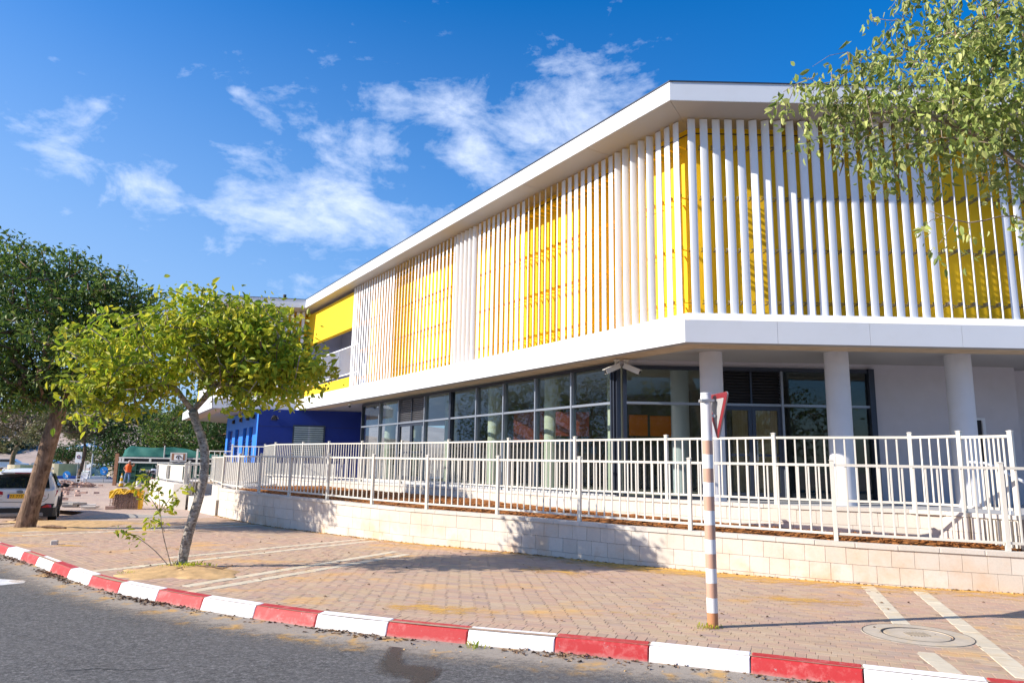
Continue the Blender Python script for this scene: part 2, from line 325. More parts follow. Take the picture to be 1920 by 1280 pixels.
# ---------------------------------------------------------------- mesh helpers
ORG = {}
def V(*a): return Vector(a)
class MB:
    def __init__(s): s.v = []; s.f = []; s.mi = []
    def add(s, vs, fs, mi=0):
        b = len(s.v); s.v += [tuple(v) for v in vs]; s.f += [tuple(i + b for i in f) for f in fs]; s.mi += [mi] * len(fs); return s
    def quad(s, a, b, c, d, mi=0): return s.add([a, b, c, d], [(0, 1, 2, 3)], mi)
    def box(s, c, size, rz=0, mi=0, M=None):
        hx, hy, hz = [x / 2 for x in size]; ca, sa = math.cos(rz), math.sin(rz); vs = []
        for z in (-hz, hz):
            for x, y in ((-hx, -hy), (hx, -hy), (hx, hy), (-hx, hy)):
                vs.append((c[0] + x * ca - y * sa, c[1] + x * sa + y * ca, c[2] + z))
        if M: vs = [M @ Vector(v) for v in vs]
        return s.add(vs, [(0, 3, 2, 1), (4, 5, 6, 7), (0, 1, 5, 4), (1, 2, 6, 5), (2, 3, 7, 6), (3, 0, 4, 7)], mi)
    def cbox(s, c, size, ch, rz=0, mi=0):      # box whose vertical edges and top edges are chamfered
        hx, hy, hz = [x / 2 for x in size]; ca, sa = math.cos(rz), math.sin(rz)
        def ring(a, b, z, q):
            P = [(-a + q, -b), (a - q, -b), (a, -b + q), (a, b - q), (a - q, b), (-a + q, b), (-a, b - q), (-a, -b + q)]
            return [(c[0] + x * ca - y * sa, c[1] + x * sa + y * ca, c[2] + z) for x, y in P]
        r = [ring(hx, hy, -hz, ch), ring(hx, hy, hz - ch, ch), ring(hx - ch, hy - ch, hz, ch * .6)]
        return s.loft(r, mi=mi)
    def beam(s, p, q, w, h, mi=0, up=(0, 0, 1)):
        p, q = Vector(p), Vector(q); d = (q - p)
        if d.length < 1e-6: return s
        d.normalize(); u = Vector(up)
        if abs(d.dot(u)) > .98: u = Vector((1, 0, 0))
        r = d.cross(u).normalized() * (w / 2); t = r.cross(d).normalized() * (h / 2)
        vs = [p - r - t, p + r - t, p + r + t, p - r + t, q - r - t, q + r - t, q + r + t, q - r + t]
        return s.add(vs, [(0, 1, 2, 3), (7, 6, 5, 4), (0, 4, 5, 1), (1, 5, 6, 2), (2, 6, 7, 3), (3, 7, 4, 0)], mi)
    def tube(s, pts, rad, n=8, mi=0, cap=True):
        pts = [Vector(p) for p in pts]; rad = rad if isinstance(rad, (list, tuple)) else [rad] * len(pts); b = len(s.v); prev = None
        for i, p in enumerate(pts):
            d = (pts[min(i + 1, len(pts) - 1)] - pts[max(i - 1, 0)]).normalized()
            if prev is None:
                a = d.cross(Vector((0, 0, 1)) if abs(d.z) < .9 else Vector((1, 0, 0))).normalized()
            else:
                a = (prev - d * prev.dot(d)).normalized()
            prev = a; e = d.cross(a)
            for j in range(n):
                t = 2 * PI * j / n; s.v.append(tuple(p + (a * math.cos(t) + e * math.sin(t)) * rad[i]))
        for i in range(len(pts) - 1):
            for j in range(n):
                k = (j + 1) % n; s.f.append((b + i * n + j, b + i * n + k, b + (i + 1) * n + k, b + (i + 1) * n + j)); s.mi.append(mi)
        if cap:
            s.f.append(tuple(b + j for j in reversed(range(n)))); s.mi.append(mi)
            s.f.append(tuple(b + (len(pts) - 1) * n + j for j in range(n))); s.mi.append(mi)
        return s
    def prism(s, poly, z0, z1, mi=0):
        n = len(poly); area = sum(poly[i][0] * poly[(i + 1) % n][1] - poly[(i + 1) % n][0] * poly[i][1] for i in range(n))
        if area < 0: poly = list(reversed(poly))
        vs = [(x, y, z0) for x, y in poly] + [(x, y, z1) for x, y in poly]
        return s.add(vs, [tuple(reversed(range(n))), tuple(range(n, 2 * n))] + [(i, (i + 1) % n, n + (i + 1) % n, n + i) for i in range(n)], mi)
    def loft(s, rings, mi=0, cap=True, closed=True):
        b = len(s.v); n = len(rings[0])
        for r in rings: s.v += [tuple(v) for v in r]
        for i in range(len(rings) - 1):
            for j in range(n if closed else n - 1):
                k = (j + 1) % n; s.f.append((b + i * n + j, b + i * n + k, b + (i + 1) * n + k, b + (i + 1) * n + j)); s.mi.append(mi)
        if cap:
            s.f.append(tuple(b + j for j in reversed(range(n)))); s.mi.append(mi)
            s.f.append(tuple(b + (len(rings) - 1) * n + j for j in range(n))); s.mi.append(mi)
        return s
    def mesh(s, name, mats, org=(0, 0, 0), smooth=False):
        me = bpy.data.meshes.new(name); o = org
        me.from_pydata([(v[0] - o[0], v[1] - o[1], v[2] - o[2]) for v in s.v], [], s.f)
        if not isinstance(mats, (list, tuple)): mats = [mats]
        for x in mats: me.materials.append(MAT(x) if isinstance(x, str) else x)
        if len(mats) > 1: me.polygons.foreach_set('material_index', s.mi)
        if smooth: me.polygons.foreach_set('use_smooth', [True] * len(me.polygons))
        me.update(); return me
    def build(s, name, mats, parent=None, smooth=False, org=None):
        if parent is not None: o = ORG[parent.name]
        else: o = org if org is not None else (0, 0, 0)
        ob = bpy.data.objects.new(name, s.mesh(name, mats, o, smooth)); C.objects.link(ob)
        if parent is not None: ob.parent = parent; ORG[ob.name] = o
        else: ob.location = o; ORG[ob.name] = o
        return ob
def tag(o, label=None, cat=None, group=None, kind=None):
    if label: o['label'] = label
    if cat: o['category'] = cat
    if group: o['group'] = group
    if kind: o['kind'] = kind
    return o
def thing(name, label, cat, loc=(0, 0, 0), rz=0, group=None, local=False):
    o = bpy.data.objects.new(name, None); C.objects.link(o); o.location = loc; o.rotation_euler = (0, 0, rz); o.empty_display_size = .2
    ORG[o.name] = (0, 0, 0) if (local or rz) else tuple(loc); return tag(o, label, cat, group)
def inst(me, name, parent, loc, rz=0, scale=None, rot=None):
    """one more piece that shares the mesh; loc in world metres for unrotated things"""
    ob = bpy.data.objects.new(name, me); C.objects.link(ob)
    if parent is not None:
        o = ORG[parent.name]; ob.parent = parent; ob.location = (loc[0] - o[0], loc[1] - o[1], loc[2] - o[2])
    else: ob.location = loc
    ob.rotation_euler = rot if rot else (0, 0, rz)
    if scale: ob.scale = scale
    ORG[ob.name] = (0, 0, 0)
    return ob
def copy_tree(o, parent=None):
    c = o.copy(); C.objects.link(c)
    if parent: c.parent = parent
    ORG[c.name] = ORG.get(o.name, (0, 0, 0))
    for ch in list(o.children): copy_tree(ch, c)
    return c
def structure(mb, name, mats, smooth=False, parent=None):
    o = mb.build(name, mats, parent, smooth)
    if parent is None: o['kind'] = 'structure'
    return o
def lerp(a, b, t): return a + (b - a) * t
class Path:     # horizontal polyline walked by arc length
    def __init__(s, pts):
        s.p = [Vector((p[0], p[1])) for p in pts]; s.c = [0]
        for a, b in zip(s.p, s.p[1:]): s.c.append(s.c[-1] + (b - a).length)
        s.L = s.c[-1]
    def at(s, t):
        t0 = max(0, min(s.L, t))
        for i in range(len(s.p) - 1):
            if t0 <= s.c[i + 1] or i == len(s.p) - 2:
                d = (s.p[i + 1] - s.p[i]).normalized(); q = s.p[i] + d * (t - s.c[i]) if (t < 0 or t > s.L) else s.p[i] + d * (t0 - s.c[i]); return q, d
    def near(s, q):
        best = (1e9, 0)
        for i in range(len(s.p) - 1):
            a, b = s.p[i], s.p[i + 1]; L = (b - a).length; u = max(0, min(1, (q - a).dot(b - a) / L / L)); e = (a + (b - a) * u - q).length
            if e < best[0]: best = (e, s.c[i] + u * L)
        return best[1]
def smooth_path(pts, n=6):
    P = [Vector(p[:2]) for p in pts]; P = [P[0] * 2 - P[1]] + P + [P[-1] * 2 - P[-2]]; out = []
    for i in range(1, len(P) - 2):
        a, b, c, d = P[i - 1:i + 3]
        for k in range(n):
            t = k / n; out.append(.5 * ((2 * b) + (c - a) * t + (2 * a - 5 * b + 4 * c - d) * t * t + (3 * b - a - 3 * c + d) * t ** 3))
    out.append(P[-2]); return Path(out)

# ---------------------------------------------------------------- ground, road, pavement
KERB = [(-14.9, 19.3), (-13.9, 18.15), (-12.9, 17.25), (-11.9, 16.55), (-10.95, 15.85), (-10.1, 15.1), (-9.25, 14.35), (-8.45, 13.6), (-7.7, 12.85), (-6.95, 12.15), (-6.2, 11.5), (-5.40, 10.93), (-4.58, 10.40), (-3.74, 9.90), (-2.87, 9.44),
        (-1.97, 9.02), (-1.04, 8.67), (-.10, 8.36), (.86, 8.07), (1.80, 7.74), (2.72, 7.36), (3.64, 6.97), (4.57, 6.60), (5.50, 6.23), (6.43, 5.86), (7.36, 5.49), (8.3, 5.12)]
# shift so that a joint falls where the photograph shows one
KP = smooth_path(KERB, 4)
WALL = [(-9.89, 24.69), (-9.44, 24.2), (-7.4, 21.64), (-5.39, 19.75), (-3.03, 17.75), (-1.16, 16.5), (0.08, 15.7), (1.4, 14.7), (2.18, 14.1), (3.51, 13.32), (4.45, 12.79), (5.75, 12.15), (7.96, 11.45), (9.6, 11.1), (13, 10.5)]
WP = smooth_path(WALL, 4)
def wall_top(q):   # top of the low garden wall above the pavement
    t = WP.near(Vector(q[:2])) / WP.L; xs = [0, .03, .13, .25, .38, .48, .58, .66, .74, .82, .95, 1]; zs = [.92, .90, .89, .85, .78, .75, .71, .68, .64, .61, .56, .56]
    return float(np.interp(t, xs, zs))

g = MB()      # one sheet to the horizon; hills rise to the left behind the roundabout
def gz(x, y):
    r = math.hypot(x, y); z = -.30
    a = math.atan2(-x, y)
    if y > 118 and a > -.2:
        h = max(0, y - 118); z += min(h * .16, 14) * min(1, max(0, (a + .2) / .3)) + 1.8 * math.sin(x * .045 + 1) * min(1, h / 60) + 1.2 * math.sin(y * .06 + x * .09) * min(1, h / 60)
    return z
xs = [-900, -600, -400, -300] + [x * 12 - 240 for x in range(31)] + [200, 300, 500, 900]; ys = [-900, -500, -250, -120, -60, -20, 0, 20, 40, 60, 90, 118] + [118 + 9 * i for i in range(1, 16)] + [300, 400, 600, 900]
idx = {}
for j, y in enumerate(ys):
    for i, x in enumerate(xs): idx[i, j] = len(g.v); g.v.append((x, y, gz(x, y)))
for j in range(len(ys) - 1):
    for i in range(len(xs) - 1):
        g.f.append((idx[i, j], idx[i + 1, j], idx[i + 1, j + 1], idx[i, j + 1])); g.mi.append(0)
structure(g, 'ground', 'terrain', True)

road = MB()   # asphalt up to the kerb
kp = [KP.at(t)[0] for t in np.linspace(0, KP.L, 60)]
poly = [(-60, -30), (40, -30), (40, -7.0)] + [(q.x, q.y) for q in reversed(kp)] + [(-24, 31), (-60, 45)]
n = len(poly)
ctr = (-8, -2)
vs = [(x, y, -.17) for x, y in poly]
road.add([(ctr[0], ctr[1], -.17)] + vs, [(0, i + 1, (i + 1) % n + 1) for i in range(n)])
structure(road, 'road', 'asphalt')
# thin dust sheet in the gutter
d = MB(); L = 110; cols_e = [(-.02, 1), (.14, .95), (.40, .72), (.8, .35), (1.7, 0)]
gd_e = []
for i in range(L + 1):
    q, t = KP.at(KP.L * i / L); nn = Vector((t.y, -t.x))
    for w_, e_ in cols_e: r = q + nn * (.045 + w_); d.v.append((r.x, r.y, -.166 + (.012 * e_ if e_ > .8 else 0))); gd_e.append(e_)
for i in range(L):
    for j in range(4): a = i * 5 + j; d.f.append((a, a + 1, a + 6, a + 5)); d.mi.append(0)
gd = structure(d, 'gutter_dust', 'gutter_dust'); gd['kind'] = 'stuff'
at_ = gd.data.attributes.new('edge', 'FLOAT', 'POINT'); at_.data.foreach_set('value', gd_e)

# pavement bed (sand between the pavers) and everything paved further off
bed = MB(); wl = [WP.at(t)[0] for t in np.linspace(0, WP.L, 50)]
NB = 60; cs = np.linspace(0, 1, NB)
lo_ = [KP.at(KP.L * c)[0] for c in cs]
bedpoly = [(q.x, q.y) for q in lo_]
hi_ = []
for q, c in zip(lo_, cs):
    t = KP.at(KP.L * c)[1]; hi_.append(q + Vector((-t.y, t.x)) * 14)
for i in range(NB - 1):
    a, b, c, d_ = lo_[i], lo_[i + 1], hi_[i + 1], hi_[i]
    bed.quad((a.x, a.y, -.0035), (b.x, b.y, -.0035), (c.x, c.y, -.0035), (d_.x, d_.y, -.0035))
pavement = structure(bed, 'pavement', 'sand_joint'); ORG['pavement'] = (0, 0, 0)
far = MB()
far.add([(-14.2, 19.8, -.008), (-10.2, 22.2, -.008), (-9.0, 24.9, -.008), (-11, 28, -.008), (-19.5, 42, -.008), (-20, 56, -.008), (-34, 56, -.008), (-31, 44, -.008), (-17.6, 27.2, -.008), (-14.6, 25.4, -.008), (-13.3, 21.2, -.008)], [tuple(range(11))])
structure(far, 'worksite_paving', 'far_paving')
lay = MB(); lay.quad((-40, 18.6, -.175), (-13.2, 18.9, -.175), (-14.3, 26, -.175), (-44, 34, -.175)); structure(lay, 'parking_bay', 'far_paving')

# kerb stones, one metre each, painted in turn
def kerb_mesh(name, L=1.0):
    b = MB(); prof = [(0.055, -.30), (.055, -.172), (.012, -.030), (-.012, -.004), (-.13, .004), (-.14, -.30)]
    xs_ = [-L / 2 + .006, -L / 2 + .016, L / 2 - .016, L / 2 - .006]
    rings = []
    for i, x in enumerate(xs_):
        sc = .006 if i in (0, 3) else 0
        rings.append([(x, -(p - (sc if p > 0 else -sc)), z - (sc if z > -.05 else 0)) for p, z in prof])
    b.loft(rings); return b
kerb = bpy.data.objects.new('kerb', None); C.objects.link(kerb); kerb['kind'] = 'structure'; ORG['kerb'] = (0, 0, 0)
kred = kerb_mesh('k').mesh('kerb_stone', 'kerb_red'); kwhite = kerb_mesh('k').mesh('kerb_stone', 'kerb_white')
s0 = KP.near(Vector((1.47, 7.86)))     # joint between red and white seen at the middle of the frame
k0 = -int(s0)
for k in range(k0, 40):
    s = s0 + k * 1.0
    if s + 1 > KP.L or s < 0: continue
    a, _ = KP.at(s); b, _ = KP.at(s + 1.0); c = (a + b) / 2; ang = math.atan2((b - a).y, (b - a).x)
    inst(kwhite if k % 2 == 0 else kred, 'kerb_stone', kerb, (c.x, c.y, random.uniform(-.004, .003)), ang + random.uniform(-.006, .006), scale=((b - a).length, 1, 1), rot=(random.uniform(-.01, .01), 0, ang))

# pavers: soldier course behind the kerb, then running bond that follows it
bands = [((5.80, 12.1), (4.72, 9.0)), ((4.26, 7.75), (4.15, 7.30)), ((6.55, 12.1), (4.55, 6.5)), ((-3.30, 18.2), (-6.1, 14.3)), ((-2.98, 17.9), (-5.85, 13.5)), ((-5.85, 13.5), (-7.0, 11.8)),
         ((-2.35, 15.55), (-4.9, 10.5)), ((-2.05, 15.1), (-4.55, 10.2)), ((-7.0, 21.5), (-11.3, 17.6)), ((-7.3, 22.2), (-11.9, 18.3))]
tree_pits = [((-5.61, 12.78), .62), ((-12.49, 19.15), .9), ((4.62, 8.53), .52), ((2.38, 8.75), .07)]
def in_band(q):
    for a, b in bands:
        a = Vector(a); b = Vector(b); d = (b - a); L = d.length; u = (q - a).dot(d) / L / L
        if -.01 < u < 1.01 and abs((q - a - d * u).dot(Vector((-d.y, d.x)) / L)) < .115: return True
    return False
def brick_mesh(sx, sy, ch=.002):
    b = MB(); hx, hy = sx / 2, sy / 2
    v = [(x, y, -.03) for x, y in ((-hx, -hy), (hx, -hy), (hx, hy), (-hx, hy))] + [(x, y, -ch) for x, y in ((-hx, -hy), (hx, -hy), (hx, hy), (-hx, hy))] + [(x, y, 0) for x, y in ((-hx + ch, -hy + ch), (hx - ch, -hy + ch), (hx - ch, hy - ch), (-hx + ch, hy - ch))]
    f = [(8, 9, 10, 11)]
    for i in range(4):
        k = (i + 1) % 4; f += [(i, k, 4 + k, 4 + i), (4 + i, 4 + k, 8 + k, 8 + i)]
    b.add(v, f); return b
spots = []       # x, y, angle, long, short
sw = .105; s = .3
while s < KP.L - .1:
    q, t = KP.at(s); nn = Vector((-t.y, t.x)); c = q + nn * (.13 + .104)
    spots.append((c.x, c.y, math.atan2(t.y, t.x), sw - .006, .198)); s += sw
row = 0; dd = .13 + .208 + .053
while dd < 11.5:
    s = .2 + .1 * (row % 2) + random.uniform(0, .02)
    last = None
    while s < KP.L:
        q, t = KP.at(s); nn = Vector((-t.y, t.x)); c = q + nn * dd
        if last is None or (c - last).length >= .2035:
            if last is not None and (c - last).length > .5: last = None
            lastc = c; ok = True
            if last is not None: c = last + (c - last).normalized() * .2035
            last = c
            i_w = WP.near(c); wq, wt_ = WP.at(i_w); side = (c - wq).dot(Vector((-wt_.y, wt_.x)))
            if side > .06 and i_w > .05: ok = False
            if i_w <= .05 and (c - wq).length > 1.5 and c.y > 20.3: ok = False
            if c.y > 22.6 or (c.x < -12.2 and c.y > 20.2) or (c.x < -10.8 and c.y > 21.4): ok = False
            if c.x > 13 or c.x < -15: ok = False
            if ok and in_band(c): ok = False
            if ok:
                for (px, py), r in tree_pits:
                    if (c - Vector((px, py))).length < r: ok = False
            if ok: spots.append((c.x, c.y, math.atan2(t.y, t.x), .1985, .1035))
        s += .02
    dd += .1045; row += 1
camd = [math.hypot(x, y) + (0 if abs(x) < .70 * y + .2 else 50) for x, y, *_ in spots]
order = sorted(range(len(spots)), key=lambda i: camd[i])
single = set(order[:300])
bm_long = brick_mesh(.1985, .1035).mesh('brick', 'paver_single'); bm_sold = brick_mesh(sw - .006, .198).mesh('brick', 'paver_single')
rest = MB(); tl = brick_mesh(.1985, .1035); ts = brick_mesh(sw - .006, .198)
nv = len(tl.v); far_v = []; far_f = []
fl = np.array([list(f) for f in tl.f]); Vl = np.array(tl.v); Vs = np.array(ts.v)
for i, (x, y, a, l, w) in enumerate(spots):
    dz = random.uniform(-.0015, .0015); tx = random.uniform(-.006, .006); ty = random.uniform(-.008, .008); aa = a + random.uniform(-.012, .012)
    if i in single: inst(bm_sold if l < .15 else bm_long, 'brick', pavement, (x, y, dz), rot=(ty, tx, aa)); continue
    Q = (Vs if l < .15 else Vl).copy(); Q[:, 2] += Q[:, 0] * tx + Q[:, 1] * ty + dz
    ca, sa = math.cos(aa), math.sin(aa); R = np.stack([Q[:, 0] * ca - Q[:, 1] * sa + x, Q[:, 0] * sa + Q[:, 1] * ca + y, Q[:, 2]], 1)
    far_f.append(fl + len(far_v) * nv); far_v.append(R)
me = bpy.data.meshes.new('brick_field'); vv = np.concatenate(far_v); ff = np.concatenate(far_f)
me.vertices.add(len(vv)); me.vertices.foreach_set('co', vv.ravel()); me.loops.add(ff.size); me.loops.foreach_set('vertex_index', ff.ravel().astype(np.int32))
me.polygons.add(len(ff)); me.polygons.foreach_set('loop_start', np.arange(0, ff.size, 4, dtype=np.int32)); me.polygons.foreach_set('loop_total', np.full(len(ff), 4, dtype=np.int32)); me.update(calc_edges=True); me.validate(); me.shade_flat()
me.materials.append(MAT('paver')); bf = bpy.data.objects.new('brick_field', me); C.objects.link(bf); bf.parent = pavement; bf['kind'] = 'stuff'
# pale slabs of the bands
slab = MB().cbox((0, 0, -.0145), (.395, .20, .03), .005).mesh('band_slab', 'band_slab')
for a, b in bands:
    a = Vector(a); b = Vector(b); L = (b - a).length; nS = int(L / .4); dr = (b - a) / L; ang = math.atan2(dr.y, dr.x)
    for i in range(nS + 1):
        c = a + dr * ((i + .5) * .4)
        wq, wt_ = WP.at(WP.near(c)); kq, kt = KP.at(KP.near(c))
        if (c - wq).dot(Vector((-wt_.y, wt_.x))) > .1 or (c - kq).dot(Vector((-kt.y, kt.x))) < .30: continue
        if any((c - Vector(p)).length < r - .06 for p, r in tree_pits): continue
        inst(slab, 'band_slab', pavement, (c.x, c.y, .002 + random.uniform(-.002, .002)), ang + random.uniform(-.01, .01))
# utility cover set in a concrete ring
mh = thing('manhole_cover', 'round worn manhole cover in a sandy concrete ring beside the pale paving bands', 'manhole cover', (4.62, 8.53, 0))
def disc(b, c, r0, r1, z0, z1, n=40, mi=0):
    A = [(c[0] + r0 * math.cos(2 * PI * i / n), c[1] + r0 * math.sin(2 * PI * i / n), z0) for i in range(n)]
    B = [(c[0] + r1 * math.cos(2 * PI * i / n), c[1] + r1 * math.sin(2 * PI * i / n), z1) for i in range(n)]
    b.loft([A, B], mi=mi, cap=False)
r_ = MB(); disc(r_, (4.62, 8.53), .62, .56, -.012, .004); disc(r_, (4.62, 8.53), .56, .36, .004, .006); disc(r_, (4.62, 8.53), .36, .355, .006, -.01); r_.build('concrete_ring', 'manhole_concrete', mh)
r_ = MB(); disc(r_, (4.62, 8.53), .35, .33, -.01, .003); disc(r_, (4.62, 8.53), .33, .0001, .003, .005); r_.build('lid', 'manhole_concrete', mh)
r_ = MB(); disc(r_, (4.62, 8.53), .368, .352, .0068, .0068); disc(r_, (4.62, 8.53), .565, .555, .0058, .0058); r_.build('rim_gap', 'dark_gap', mh)
r_ = MB()
for i in range(-3, 4): r_.box((4.62 + i * .035, 8.53, .008), (.018, .20 - abs(i) * .015, .008))
r_.build('grate', 'iron', mh)

# sand and clods at the foot of the tree and along the wall
def mound(name, c, rx, ry, h, mat, seed, kind='stuff', rz=0, z0=-.01):
    b = MB(); R_ = random.Random(seed); n = 36; m_ = 9; rings = []
    ph = [R_.uniform(0, 6) for _ in range(6)]
    for j in range(m_ + 1):
        u = j / m_; ring = []
        for i in range(n):
            t = 2 * PI * i / n; e = 1 + .16 * math.sin(3 * t + ph[0]) + .09 * math.sin(5 * t + ph[1]) + .06 * math.sin(9 * t + ph[2])
            x = rx * (1 - u) * e * math.cos(t); y = ry * (1 - u) * e * math.sin(t)
            z = h * (1 - (1 - u) ** 2) + (R_.uniform(-.012, .018) * (0 if j == 0 else 1))
            ca, sa = math.cos(rz), math.sin(rz); ring.append((c[0] + x * ca - y * sa, c[1] + x * sa + y * ca, z0 + z))
        rings.append(ring)
    b.loft(rings, cap=True); o = b.build(name, mat, smooth=True); o['kind'] = kind; return o
# blown sand lying thinly over the pavers, thickest against the wall
def sand_sheet(name, rows):     # rows: list of (points across, edge values)
    b = MB(); ed = []; w_ = len(rows[0][0])
    for P, e_ in rows:
        for p in P: b.v.append((p[0], p[1], .0042))
        ed += list(e_)
    for i in range(len(rows) - 1):
        for j in range(w_ - 1): a = i * w_ + j; b.f.append((a, a + 1, a + w_ + 1, a + w_)); b.mi.append(0)
    o = b.build(name, 'sand_stain'); o['kind'] = 'stuff'; o.data.attributes.new('edge', 'FLOAT', 'POINT').data.foreach_set('value', ed); return o
rows = []
for i in range(80):
    t = .3 + (WP.L - .6) * i / 79; q, d = WP.at(t); nn = Vector((d.y, -d.x)); k_ = float(np.interp(q.x, [-9, -4, -2, 1, 2.5, 5, 9], [.1, .35, .8, .55, 1.3, .9, .7]))
    rows.append(([q + nn * (w_ - .03) for w_ in (0, .10, .3, .7, 1.3)], [1.3 * k_ ** .5, 1.0 * k_ ** .5, .7 * k_, .5 * k_, -.6]))
sand_sheet('sand_drift', rows)
def sand_blob(c, rx, ry, rz, e0):
    rows = []
    for i in range(9):
        u = -1 + i / 4; P = []; E_ = []
        for j in range(9):
            v = -1 + j / 4; r_ = math.hypot(u, v); ca, sa = math.cos(rz), math.sin(rz); P.append((c[0] + u * rx * ca - v * ry * sa, c[1] + u * rx * sa + v * ry * ca)); E_.append(e0 * max(-1.2, 1 - r_ * 1.15) + (0 if r_ < .95 else -1))
        rows.append((P, E_))
    sand_sheet('sand_stain', rows)
for a_ in (((-.9, 9.55), 1.5, .65, -.3, .85), ((4.2, 10.6), 2.0, .7, -.2, .8), ((.9, 13.0), 1.7, .7, -.6, .8), ((-7.0, 15.4), 1.8, .8, -.5, .5), ((1.6, 9.4), 1.5, .6, -.3, .5), ((6.1, 8.6), 1.3, .7, -.3, .5), ((-9.2, 15.6), .7, .25, -.2, 1.1), ((-3.6, 12.6), 1.4, .8, -.5, .4)): sand_blob(*a_)
mound('sand_mound', (-5.35, 12.25), 1.05, .85, .07, 'sand', 3, rz=-.4)
mound('sand_patch', (-12.3, 18.9), 1.9, .7, .045, 'sand', 5, rz=.3)
mound('sand_bank', (-12.2, 20.9), 1.9, 1.1, .05, 'sand', 6, rz=-.2)
# ---------------------------------------------------------------- the school building
ZS, ZT, ZF, ZR, ZR2, ZP = 4.47, 4.95, 5.17, 9.80, 10.26, 1.05
bld = thing('school_building', 'long two storey building with white vertical fins over yellow walls and a glazed ground floor', 'building', (3.71, 15.15, 0))
uL = Vector((-.553, .833)); nL = Vector((.833, .553)); uR = Vector((1, .012)).normalized(); nR = Vector((-.012, 1)).normalized()
Bc = Vector((3.71, 15.15)); LL = 27.05
Cc = Bc + uL * LL                                  # inner corner with the far wing
Dc = Vector((-15.3, 36.85)); Ec = Vector((-22.2, 48.8)); Rc = Bc + uR * 16
def off(a, b, c, s):    # corner moved inward by s from both lines a-b and b-c
    d1 = (b - a).normalized(); d2 = (c - b).normalized(); n1_ = Vector((-d1.y, d1.x)); n2_ = Vector((-d2.y, d2.x))
    p1 = b + n1_ * s; p2 = b + n2_ * s; den = d1.x * d2.y - d1.y * d2.x
    t = ((p2 - p1).x * d2.y - (p2 - p1).y * d2.x) / den; return p1 + d1 * t
OUT = [Ec, Dc, Cc, Bc, Rc]      # travels with the building on its left hand
def inset(s):
    P = [Ec + Vector((-(Dc - Ec).normalized().y, (Dc - Ec).normalized().x)) * s]
    for i in range(1, 4): P.append(off(OUT[i - 1], OUT[i], OUT[i + 1], s))
    d = (Rc - Bc).normalized(); P.append(Rc + Vector((-d.y, d.x)) * s); return P
I_fin, I_wall, I_lip, I_sof = inset(.36), inset(.85), inset(.22), inset(.85)
back = [Vector((20, 30)), Vector((-6, 52)), Vector((-20, 56))]
# floor slab core
slabp = [(p.x, p.y) for p in inset(.05)] + [(p.x, p.y) for p in back]
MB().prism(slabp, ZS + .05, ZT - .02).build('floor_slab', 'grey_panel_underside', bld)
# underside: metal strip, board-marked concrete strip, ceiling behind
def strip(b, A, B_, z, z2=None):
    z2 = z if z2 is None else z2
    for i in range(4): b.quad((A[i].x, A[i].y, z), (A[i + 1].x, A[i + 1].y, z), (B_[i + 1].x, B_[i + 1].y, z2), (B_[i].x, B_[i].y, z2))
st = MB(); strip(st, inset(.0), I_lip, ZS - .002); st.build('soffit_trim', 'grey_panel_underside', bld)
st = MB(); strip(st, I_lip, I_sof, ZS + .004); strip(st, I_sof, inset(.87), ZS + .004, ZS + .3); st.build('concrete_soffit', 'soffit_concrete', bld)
# fascia panels, lower band: separate sheets with open joints
def panels(P, z0, z1, seg, name, mat, th=.03, gap=.008, start=0):
    for i in range(4):
        a, b = P[i], P[i + 1]; L = (b - a).length; d = (b - a) / L; nn = Vector((-d.y, d.x)); ang = math.atan2(d.y, d.x)
        if i == 2: segs = 'corner'
        k = max(1, round(L / seg)); w = L / k
        for j in range(k):
            c = a + d * (w * (j + .5)) + nn * (th / 2); m_ = MB().box((c.x, c.y, (z0 + z1) / 2), (w - gap, th, z1 - z0), ang)
            m_.build(name, mat, bld)
panels(OUT, ZS, ZT, 2.08, 'fascia_panel', 'white_panel')
# sloped metal sill from the fascia up to the foot of the fins
I_foot = inset(.27)
st = MB(); strip(st, inset(.0), I_foot, ZT + .004, ZF); strip(st, I_foot, inset(.84), ZF, ZF); st.build('sloped_sill', 'white_panel', bld)
st = MB(); strip(st, inset(.012), inset(.05), ZT - .004); st.build('sill_joint', 'dark_gap', bld)
# upper storey wall, yellow render; gap for the balcony
def wallseg(b, p, q, z0, z1, th=.2):
    d = (q - p).normalized(); nn = Vector((-d.y, d.x)) * th
    b.prism([(p.x, p.y), (q.x, q.y), ((q + nn).x, (q + nn).y), ((p + nn).x, (p + nn).y)], z0, z1)
balc = 19.9      # metres from the near corner where the balcony starts
Wl = I_wall
yw = MB(); wb = Wl[3] + uL * (balc - .6)
wallseg(yw, wb, Wl[3], ZF - .1, ZR + .1); wallseg(yw, Wl[3], Wl[4], ZF - .1, ZR + .1); wallseg(yw, Wl[0], Wl[1], ZF - .1, ZR + .1); wallseg(yw, Wl[1], Wl[2] + Vector((.5, .1)), ZF - .1, ZR + .1)
yw.build('upper_wall', 'yellow_render', bld)
